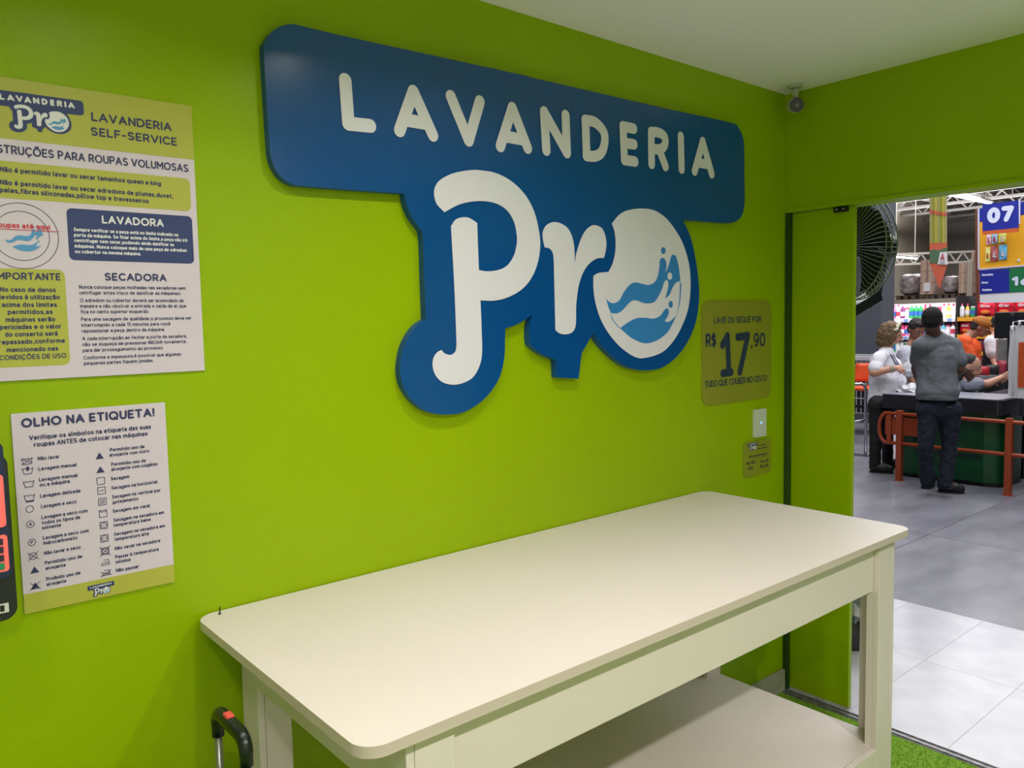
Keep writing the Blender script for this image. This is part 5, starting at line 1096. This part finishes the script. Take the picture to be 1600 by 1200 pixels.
v.cap(W_['sh']-UP*.01,.062,W_['shb']-UP*.01,.062); v.cap(W_['neck']-UP*.04,.075,W_['chest'],.12); v.cap(W_['neck']-UP*.05,.06,W_['sh'],.06); v.cap(W_['neck']-UP*.05,.06,W_['shb'],.06)
v.cap(W_['sh'],.068,W_['sh'].lerp(W_['el'],.72),.067); v.cap(W_['shb'],.062,W_['shb'].lerp(W_['el2'],.65),.062)
sh=v.skin('t_shirt',WS,wo,.009,4,.02,.07); crop_below(sh,float(0.701),wo)
v=Vol(); v.cap(W_['h1']+UP*.03,.105,W_['h2']+UP*.03,.105); v.chain([W_['h1'],W_['k1'],W_['a1']-UP*.01],[.09,.06,.052]); v.chain([W_['h2'],W_['k2'],W_['a2']-UP*.01],[.09,.06,.052]); v.skin('trousers',mat('black_trousers',(18,19,21),.8),wo,.009,3,.012,.05)
m=MB(); n0=W_['neck']-UP*.03
pts=[n0-SR*.05-AW*.03,n0+SR*.045-AW*.075-UP*.03,W_['chest']+SR*.105-AW*.1,W_['belly']+SR*.14-AW*.09+UP*.09]; m.tube(pts,.0055,6); m.tube([q+SR*.02+AW*.015 for q in pts[1:]],.0045,6); m.build('lanyard',mat('navy_lanyard',(34,44,96),.6),wo,smooth=True)
for k in range(3):
    p=W_['wr'].lerp(W_['el'],.06+.07*k); d=(W_['wr']-W_['el']).normalized(); x=d.cross(UP).normalized(); y=d.cross(x)
    MB().tube([p+(x*math.cos(a)+y*math.sin(a))*(.036+.002*k) for a in [2*math.pi*q/16 for q in range(17)]],.0045,6).build('bracelet',mat('bracelet_bead',(190,184,170),.4),wo)
shoe('shoe',Vector((W_['a1'].x,W_['a1'].y,0))-SR*.01,Vector((W_['a1'].x,W_['a1'].y,0))+SR*.165,SHO,wo); shoe('shoe',Vector((W_['a2'].x,W_['a2'].y,0))-SR*.01,Vector((W_['a2'].x,W_['a2'].y,0))+SR*.15,SHO,wo)

# ---- person in a pale grey shirt behind, head bent
B_={'head': (6.295,2.129,1.454),'neck': (6.335,2.186,1.314),'sh': (6.131,2.174,1.183),'shr': (6.431,2.118,1.172),'chest': (6.325,2.2,1.116),'hip': (6.342,2.198,0.582),'el': (6.053,2.079,0.901),'wr': (6.008,1.975,0.795),'elr': (6.342,2.034,0.9),'wrr': (6.116,1.952,0.803)}
B_={k:Vector(v) for k,v in B_.items()}
be=empty('person',(B_['hip'].x,B_['hip'].y,0),'short-haired person in a pale grey shirt bending forward behind the woman in white','person')
fr=headframe(-62,-26); v=Vol(); head(v,B_['head'],fr,1.0,B_['neck'],.052)
v.cap(B_['neck'],.052,B_['chest'],.085); v.cap(B_['chest'],.10,B_['hip'],.10); v.cap(B_['neck'],.05,B_['sh'],.05); v.cap(B_['neck'],.05,B_['shr'],.05)
v.chain([B_['sh'],B_['el'],B_['wr']],[.052,.046,.032]); v.chain([B_['shr'],B_['elr'],B_['wrr']],[.05,.044,.03]); hand(v,B_['wr'],SR*.8-UP*.3-AW*.3,UP,.95,25,1); hand(v,B_['wrr'],-AW*.8-UP*.2,UP,.95,25,1)
for q in (-.08,.08): v.chain([B_['hip']+SR*q,Vector((B_['hip'].x,B_['hip'].y,.45))+SR*q,Vector((B_['hip'].x,B_['hip'].y,.06))+SR*q],[.09,.06,.045])
v.skin('body',SKIN2,be,.0085,3); face(B_['head'],fr,be)
f,r,u=fr; c_=B_['head']; R=Matrix((r,f,u)).transposed(); v=Vol(); v.egg(c_+u*.040-f*.018,.088,.098,.085,R); v.egg(c_-u*.02-f*.05,.082,.06,.07,R); v.egg(c_+u*.085+f*.05,.06,.04,.028,R)
v.skin('hair',mat('dark_hair',(38,34,34),.7,bump=.7,bscale=150),be,.008,2,.016,.03)
v=Vol(); v.cap(B_['sh'],.078,B_['shr'],.075); v.cap(B_['chest'],.145,B_['hip']+UP*.05,.145); v.cap(B_['chest']-SR*.07,.10,B_['sh'],.085); v.cap(B_['sh'],.09,B_['sh'].lerp(B_['el'],.75),.085); v.cap(B_['shr'],.08,B_['shr'].lerp(B_['elr'],.7),.078); v.cap(B_['neck']-UP*.03,.06,B_['chest'],.12)
v.skin('t_shirt',mat('pale_grey_shirt',(186,186,198),.8),be,.01,4,.02,.06)
v=Vol(); 
for q in (-.08,.08): v.chain([B_['hip']+SR*q,Vector((B_['hip'].x,B_['hip'].y,.45))+SR*q,Vector((B_['hip'].x,B_['hip'].y,.12))+SR*q],[.115,.08,.065])
v.skin('trousers',TR,be,.012,3)
for q in (-.08,.08): b=Vector((B_['hip'].x,B_['hip'].y,0))+SR*q; shoe('shoe',b,b-AW*.17,SHO,be)

# ---- man in orange with an ochre cap
O_={'head': (7.507,1.9,1.45),'neck': (7.46,1.995,1.35),'sh': (7.238,1.977,1.279),'shb': (7.653,2.086,1.266),'chest': (7.425,2.008,1.187),'hip': (7.386,2.055,0.679),'el': (7.24,1.879,0.967),'wr': (7.184,1.717,0.846),'el2': (7.669,1.975,0.941),'wr2': (7.453,1.755,0.859)}
O_={k:Vector(v) for k,v in O_.items()}
om=empty('person',(O_['hip'].x,O_['hip'].y,0),'man in a bright orange T-shirt and ochre cap leaning over the goods','person')
fr=headframe(-8,-24); v=Vol(); head(v,O_['head'],fr,1.0,O_['neck'],.058)
v.cap(O_['neck'],.055,O_['chest'],.085); v.cap(O_['chest'],.10,O_['hip'],.10); v.cap(O_['neck'],.05,O_['sh'],.055); v.cap(O_['neck'],.05,O_['shb'],.055)
v.chain([O_['sh'],O_['el'],O_['wr']],[.052,.044,.03]); v.chain([O_['shb'],O_['el2'],O_['wr2']],[.052,.044,.03]); hand(v,O_['wr'],SR*.9-UP*.3,UP,1,30,1); hand(v,O_['wr2'],SR*.9-UP*.3,UP,1,30,1)
for q in (-.09,.09): b=Vector((O_['hip'].x,O_['hip'].y,0))+AW*q; v.chain([O_['hip']+AW*q,b+UP*.46,b+UP*.07],[.09,.06,.045])
v.skin('body',SKIN2,om,.0085,3); face(O_['head'],fr,om)
f,r,u=fr; c_=O_['head']; R=Matrix((r,f,u)).transposed(); v=Vol(); v.egg(c_+u*.02-f*.03,.086,.088,.085,R); v.egg(c_-u*.03-f*.058,.078,.045,.05,R); v.skin('hair',mat('dark_hair',(38,34,34)),om,.009,2)
v=Vol(); v.egg(c_+u*.052-f*.008,.096,.112,.072,R); v.egg(c_+u*.055-f*.01,.09,.10,.082,R); o_=v.skin('cap',mat('ochre_cap',(168,100,30),.8),om,.008,2)
v=Vol(); v.egg(c_+u*.030+f*.140,.074,.078,.011,R); v.skin('visor',MATS['ochre_cap'],o_,.006,1)
v=Vol(); v.cap(O_['sh'],.078,O_['shb'],.078); v.cap(O_['chest'],.15,O_['hip']+UP*.08,.145); v.cap(O_['neck']-UP*.04-SR*.03,.075,O_['chest'],.13); v.cap(O_['sh'],.08,O_['sh'].lerp(O_['el'],.6),.075); v.cap(O_['shb'],.08,O_['shb'].lerp(O_['el2'],.6),.075)
v.skin('t_shirt',mat('orange_shirt',(240,92,34),.75),om,.01,4,.02,.07)
v=Vol()
for q in (-.09,.09): b=Vector((O_['hip'].x,O_['hip'].y,0))+AW*q; v.chain([O_['hip']+AW*q,b+UP*.46,b+UP*.12],[.115,.08,.065])
v.skin('trousers',TR,om,.012,3)
for q in (-.09,.09): b=Vector((O_['hip'].x,O_['hip'].y,0))+AW*q; shoe('shoe',b,b+SR*.17,SHO,om)

# ---- cashier in grey sitting low behind the counter, arm stretched to the right
K_={'head': (5.668,1.336,1.092),'neck': (5.702,1.4,0.977),'sh': (5.585,1.295,0.91),'shb': (5.823,1.486,0.886),'chest': (5.735,1.421,0.815),'hip': (5.745,1.449,0.527),'el': (5.68,1.177,0.91),'wr': (5.825,1.1,0.968),'el2': (5.981,1.466,0.707),'wr2': (5.994,1.331,0.768)}
K_={k:Vector(v) for k,v in K_.items()}
ka=empty('person',(K_['hip'].x,K_['hip'].y,0),'young cashier in a grey T-shirt seated low behind the counter, arm outstretched','person')
fr=headframe(-14,-14); v=Vol(); head(v,K_['head'],fr,1.0,K_['neck'],.05)
v.cap(K_['neck'],.052,K_['chest'],.08); v.cap(K_['chest'],.09,K_['hip'],.10); v.cap(K_['neck'],.05,K_['sh'],.05); v.cap(K_['neck'],.05,K_['shb'],.05)
v.chain([K_['sh'],K_['el'],K_['wr']],[.05,.042,.028]); v.chain([K_['shb'],K_['el2'],K_['wr2']],[.05,.042,.028]); hand(v,K_['wr'],SR*.85+UP*.4,-AW,.95,25,1); hand(v,K_['wr2'],SR*.95,UP,.95,15,1)
for q in (-.09,.09): v.chain([K_['hip']+AW*q,K_['hip']+AW*(q+.0)+SR*.36+UP*.02,Vector((K_['hip'].x,K_['hip'].y,.06))+AW*q+SR*.38],[.09,.06,.045])
v.skin('body',mat('skin_olive',(188,138,114),.55,noise=.06,nscale=30),ka,.0075,3); face(K_['head'],fr,ka)
f,r,u=fr; c_=K_['head']; R=Matrix((r,f,u)).transposed(); v=Vol(); v.egg(c_+u*.038-f*.026,.086,.092,.082,R); v.egg(c_-u*.035-f*.06,.082,.045,.075,R); v.egg(c_-u*.12-f*.05,.06,.045,.06,R); v.skin('hair',mat('dark_hair',(38,34,34)),ka,.008,2)
v=Vol(); v.cap(K_['sh'],.068,K_['shb'],.068); v.cap(K_['chest'],.135,K_['hip']+UP*.05,.135); v.cap(K_['neck']-UP*.04,.065,K_['chest'],.11); v.cap(K_['sh'],.07,K_['sh'].lerp(K_['el'],.38),.068); v.cap(K_['shb'],.07,K_['shb'].lerp(K_['el2'],.6),.068)
v.skin('t_shirt',mat('mid_grey_shirt',(128,130,142),.8),ka,.009,4,.02,.05)
v=Vol()
for q in (-.09,.09): v.chain([K_['hip']+AW*q,K_['hip']+AW*q+SR*.36+UP*.02,Vector((K_['hip'].x,K_['hip'].y,.12))+AW*q+SR*.38],[.105,.078,.06])
v.skin('trousers',TR,ka,.012,3)
for q in (-.09,.09): b=Vector((K_['hip'].x,K_['hip'].y,0))+AW*q+SR*.38; shoe('shoe',b,b+SR*.17,SHO,ka)
st=empty('stool',(K_['hip'].x,K_['hip'].y,0),'dark round stool hidden under the seated cashier','stool')
hz_=K_['hip'].z-.145
MB().lathe([(.17,hz_-.05),(.19,hz_-.03),(.19,hz_),(.17,hz_+.01)],(K_['hip'].x,K_['hip'].y,0),n=20).build('seat',BLACK,st); MB().lathe([(.2,0),(.2,.02),(.03,.04),(.03,hz_-.05)],(K_['hip'].x,K_['hip'].y,0),n=18).build('pedestal',CHROME,st)

# ---- person in a black vest over a white sleeve
V_={'head': (8.24,1.944,1.468),'neck': (8.199,1.964,1.331),'sh': (7.984,1.94,1.256),'shb': (8.442,2.014,1.241),'chest': (8.18,1.96,1.136),'hip': (8.189,1.975,0.708),'el': (7.938,1.89,1.034),'wr': (7.811,1.787,0.9),'el2': (8.436,1.99,0.959),'wr2': (8.267,1.857,0.831)}
V_={k:Vector(v) for k,v in V_.items()}
ve=empty('person',(V_['hip'].x,V_['hip'].y,0),'person in a black vest over a white short-sleeved shirt packing goods beside the monitor','person')
fr=headframe(-20,-30); v=Vol(); head(v,V_['head'],fr,1.0,V_['neck'],.052)
v.cap(V_['neck'],.052,V_['chest'],.08); v.cap(V_['chest'],.095,V_['hip'],.10); v.cap(V_['neck'],.05,V_['sh'],.05); v.cap(V_['neck'],.05,V_['shb'],.05)
v.chain([V_['sh'],V_['el'],V_['wr']],[.052,.044,.03]); v.chain([V_['shb'],V_['el2'],V_['wr2']],[.05,.042,.03]); hand(v,V_['wr'],SR*.5-UP*.8,-AW,1,25,1); hand(v,V_['wr2'],SR*.5-UP*.8,-AW,1,25,1)
for q in (-.09,.09): b=Vector((V_['hip'].x,V_['hip'].y,0))+AW*q; v.chain([V_['hip']+AW*q,b+UP*.46,b+UP*.07],[.09,.06,.045])
v.skin('body',SKIN,ve,.0085,3); face(V_['head'],fr,ve)
f,r,u=fr; c_=V_['head']; R=Matrix((r,f,u)).transposed(); v=Vol(); v.egg(c_+u*.035-f*.02,.088,.096,.085,R); v.egg(c_-u*.03-f*.055,.08,.05,.07,R); v.skin('hair',mat('dark_hair',(38,34,34)),ve,.009,2)
for a_,b_ in (('sh','el'),('shb','el2')): v=Vol(); v.cap(V_[a_],.082,V_[a_].lerp(V_[b_],.62),.082); v.skin('shirt_sleeve',WS,ve,.01,3,.01,.06)
v=Vol(); v.cap(V_['chest'],.135,V_['hip'],.14); v.cap(V_['chest']+SR*.03+UP*.02,.13,V_['neck']-UP*.05,.08); v.cap(V_['shb'],.075,V_['chest'],.12); v.skin('vest',mat('black_vest',(22,23,26),.7),ve,.01,3,.01,.06)
v=Vol()
for q in (-.09,.09): b=Vector((V_['hip'].x,V_['hip'].y,0))+AW*q; v.chain([V_['hip']+AW*q,b+UP*.46,b+UP*.12],[.11,.08,.065])
v.skin('trousers',MATS['black_trousers'],ve,.012,3)
for q in (-.09,.09): b=Vector((V_['hip'].x,V_['hip'].y,0))+AW*q; shoe('shoe',b,b+SR*.17,SHO,ve)

# ================================================================ things on and behind the counter
mo=empty('monitor',(6.635,1.26,0.843),'black cash register monitor above the shopping bags','monitor')
def vbox(c0,w,h,d,yaw=0):
    m=MB(); M=Matrix.Translation(Vector(c0))@(VF@Matrix.Rotation(math.radians(yaw),3,'Z')).to_4x4(); m.box(-w/2,w/2,-d/2,d/2,-h/2,h/2,0,M); return m
mc=Vector((6.672,1.294,1.481))
o=vbox(mc,.33,.285,.035,8).build('housing',mat('monitor_black',(20,20,23),.4),mo); bevel(o,.008)
vbox(mc-AW*.02+UP*(-.02)-SR*.0,.29,.20,.006,8).build('screen',mat('dark_screen',(34,36,42),.15),mo)
vbox(mc-AW*.021+UP*.118-SR*.135,.028,.034,.003,8).build('sticker',mat('sticker',(190,188,178),.6),mo)
m=MB(); q=mc-AW*.022+UP*.118; m.tube([q+SR*.0+(SR*math.cos(a)+UP*math.sin(a))*.012 for a in [2*math.pi*k/14 for k in range(15)]],.0018,5); m.build('round_logo',mat('grey_logo',(130,132,136),.4),mo)
cp=Vector((6.635,1.26,0.843))
MB().bar(mc-UP*.1+AW*.03,Vector((mc.x,mc.y,0))+AW*.03,.06,.04).build('stand',BLACK,mo)
tp=tag(vbox((6.917,1.452,1.191),.13,.26,.10,5).build('plastic_bag',mat('pale_plastic',(170,168,166),.35,noise=.3,nscale=12,bump=.8,bscale=30)),'pale plastic bag standing between the vest person and the shopping bags','bag')
q=Vector((6.895,1.441,0.89)); 
bt=empty('bagging_table',(q.x,q.y+.1,0),'dark packing table behind the cashier carrying the groceries','table')
m=MB(); zz=0.935
A_=Vector((6.472,1.534,0.912)); B2=Vector((7.077,1.288,0.885)); A_.z=B2.z=0
pts=[A_-AW*.10,B2-AW*.10,B2+AW*.32,A_+AW*.32]; hplate(m,[(p.x,p.y) for p in pts],zz-.04,zz,0,0); m.build('table_top',mat('belt_grey',(150,150,160)),bt)
m=MB()
for p in pts: p2=p.lerp((pts[0]+pts[2])/2,.1); m=MB(); m.bar((p2.x,p2.y,0),(p2.x,p2.y,zz-.041),.05); m.build('leg',BLACK,bt)
gl=[((206,40,52),1534,'red'),((230,200,205),1541,'pink and white'),((40,42,44),1548,'black'),((214,46,60),1554,'red and white'),((120,150,70),1571,'green'),((226,226,230),1561,'white'),((200,70,90),1566,'rose')]
for i,(col,pxx,nm) in enumerate(gl):
    t=(pxx-1530)/70; base=A_.lerp(B2,t)+AW*(.0+.15*(i%2)); w=(.15,.12,.16,.13,.11,.14,.12)[i]; h_=(.10,.13,.11,.17,.09,.12,.15)[i]
    vs,fs=bagshape(0,0,w,h_,0,i+31,.03); m=MB(); M=Matrix.Translation((base.x,base.y,zz+.033))@Matrix.Rotation(math.radians(60+i*17),4,'Y') if i%2 else Matrix.Translation((base.x,base.y,zz+.002))
    m.add([M@Vector(p) for p in vs],fs); tag(m.build('grocery_packet',mat('grocery_%d'%i,col,.35,noise=.4,nscale=30),smooth=True),nm+' grocery packet lying in the heap beside the monitor','packet')
# crumpled white bags on the left end of the belt
for i,(a,r_w,lab) in enumerate((((5.279,1.795,0.835),.085,'crumpled white plastic heap at the left end of the belt'),((5.545,1.819,0.835),.10,'larger crumpled white plastic heap against the man in grey'))):
    m=MB(); rr=random.Random(40+i); n=18; vs=[]
    for q in range(n):
        for j in range(8):
            th=2*math.pi*q/n; b=math.pi/2*j/7; rr_=1+rr.uniform(-.28,.28)*(j<7)
            vs.append((a[0]+r_w*1.5*rr_*math.cos(b)*math.cos(th)*.9,a[1]+r_w*1.3*rr_*math.cos(b)*math.sin(th),zt0+.0065+.062*rr_*math.sin(b)*(j>0)))
    m.add(vs,[(q*8+j,((q+1)%n)*8+j,((q+1)%n)*8+j+1,q*8+j+1) for q in range(n) for j in range(7)]+[tuple(q*8 for q in range(n))]); tag(m.build('plastic_heap',mat('white_plastic_film',(232,232,238),.4)),lab,'plastic bag')
# plastic bag in the woman's hands
m=MB(); rr=random.Random(77); c_=Vector((5.137,1.687,1.083)); n=12; vs=[]
for q in range(n):
    for j in range(9):
        th=2*math.pi*q/n; b=math.pi*j/8; k_=1+rr.uniform(-.3,.3)
        vs.append(c_+SR*(.085*k_*math.sin(b)*math.cos(th))+AW*(.03*k_*math.sin(b)*math.sin(th))+UP*(.075*k_*math.cos(b)+.03*math.sin(b)*math.cos(th)))
m.add(vs,[(q*9+j,((q+1)%n)*9+j,((q+1)%n)*9+j+1,q*9+j+1) for q in range(n) for j in range(8)]); tag(m.build('plastic_bag',mat('white_plastic_film',(232,232,238))),'thin white plastic bag held in the hands of the woman in white','bag')
# shopping bags hanging at the right end
BGW=mat('bag_white_plastic',(212,212,216),.4,bump=.4,bscale=20)
for i,(x0,x1,y0,y1,D,lab) in enumerate((((5.077,0.799,1.504),(5.133,0.752,1.503),0,0,0,'white shopping bag hanging at the edge of the counter left of the orange printed one'),((4.953,0.712,1.551),(5.062,0.62,1.548),0,0,0,'white shopping bag with an orange printed panel at the right edge of the frame'))):
    a=Vector(x0); b=Vector(x1); zb_=.8545; e=empty('shopping_bag',((a.x+b.x)/2,(a.y+b.y)/2,zb_),lab,'bag')
    m=MB(); dd=AW*(.05+.02*i); zt_=a.z-.05; n=8; vs=[]
    for s_ in (-1,1):
        for j in range(n+1):
            for q in range(n+1):
                u=q/n; v_=j/n; p=a.lerp(b,u); p=Vector((p.x,p.y,zb_+(zt_-zb_)*v_)); bulge=math.sin(math.pi*u)**.6*(1-.5*v_)
                vs.append(p+dd*s_*bulge+SR*.004*math.sin(v_*9+i)+AW*.004*math.sin(u*14+v_*5))
    fs=[(s_*(n+1)**2+j*(n+1)+q,s_*(n+1)**2+j*(n+1)+q+1,s_*(n+1)**2+(j+1)*(n+1)+q+1,s_*(n+1)**2+(j+1)*(n+1)+q) for s_ in (0,1) for j in range(n) for q in range(n)]
    m.add(vs,fs); m.build('bag_body',BGW,e,smooth=True)
    for s_ in (-1,1):
        m=MB(); p0=a.lerp(b,.25)+dd*s_*.7; p1=a.lerp(b,.75)+dd*s_*.7; p0.z=p1.z=zt_-.01; m.tube([p0,p0+UP*.05,p1+UP*.05,p1],.008,6); m.build('handle',BGW,e,smooth=True)
    if i:
        m=MB(); z0_,z1_=0.952,1.353; p0=a.lerp(b,.18)-dd*1.08; p1=a.lerp(b,.97)-dd*1.08
        vs=[(p0.x,p0.y,z0_),(p1.x,p1.y,z0_),(p1.x,p1.y,z1_),(p0.x,p0.y,z1_)]; vs+=[tuple(Vector(q)+AW*.012) for q in vs]
        m.add(vs,[(0,1,2,3),(7,6,5,4),(0,4,5,1),(1,5,6,2),(2,6,7,3),(3,7,4,0)]); m.build('orange_panel',mat('bag_orange',(214,92,34),.5,noise=.25,nscale=14),e)
bh=empty('bag_stand',(5.312,0.782,0.85),'thin steel stand holding the shopping bags at the right edge','stand')
a=Vector((5.239,0.823,1.531)); b=Vector((5.322,0.73,1.546))
m=MB(); m.tube([(a.x,a.y,.86),tuple(a),tuple(b),(b.x,b.y,.86)],.006,8); m.build('frame',CHROME,bh,smooth=True)
# unseen fill lights added in front of the shelves to brighten the goods
for (x,y,z,l,e) in ((12.25,(ga[1]+gb_[1])/2,2.25,2.2,26),(11.3,(gc[1]+gd[1])/2,2.3,1.6,9)):
    o=area('shelf_fill_light',(x-.25,y,z),l,e,COOL,sy=.12,aim=(x+.3,y,.9))
    o.rotation_euler=(Matrix(((0,.55,-.83*-1),(1,0,0),(0,-.83*-1,.55))).to_euler()) if False else o.rotation_euler
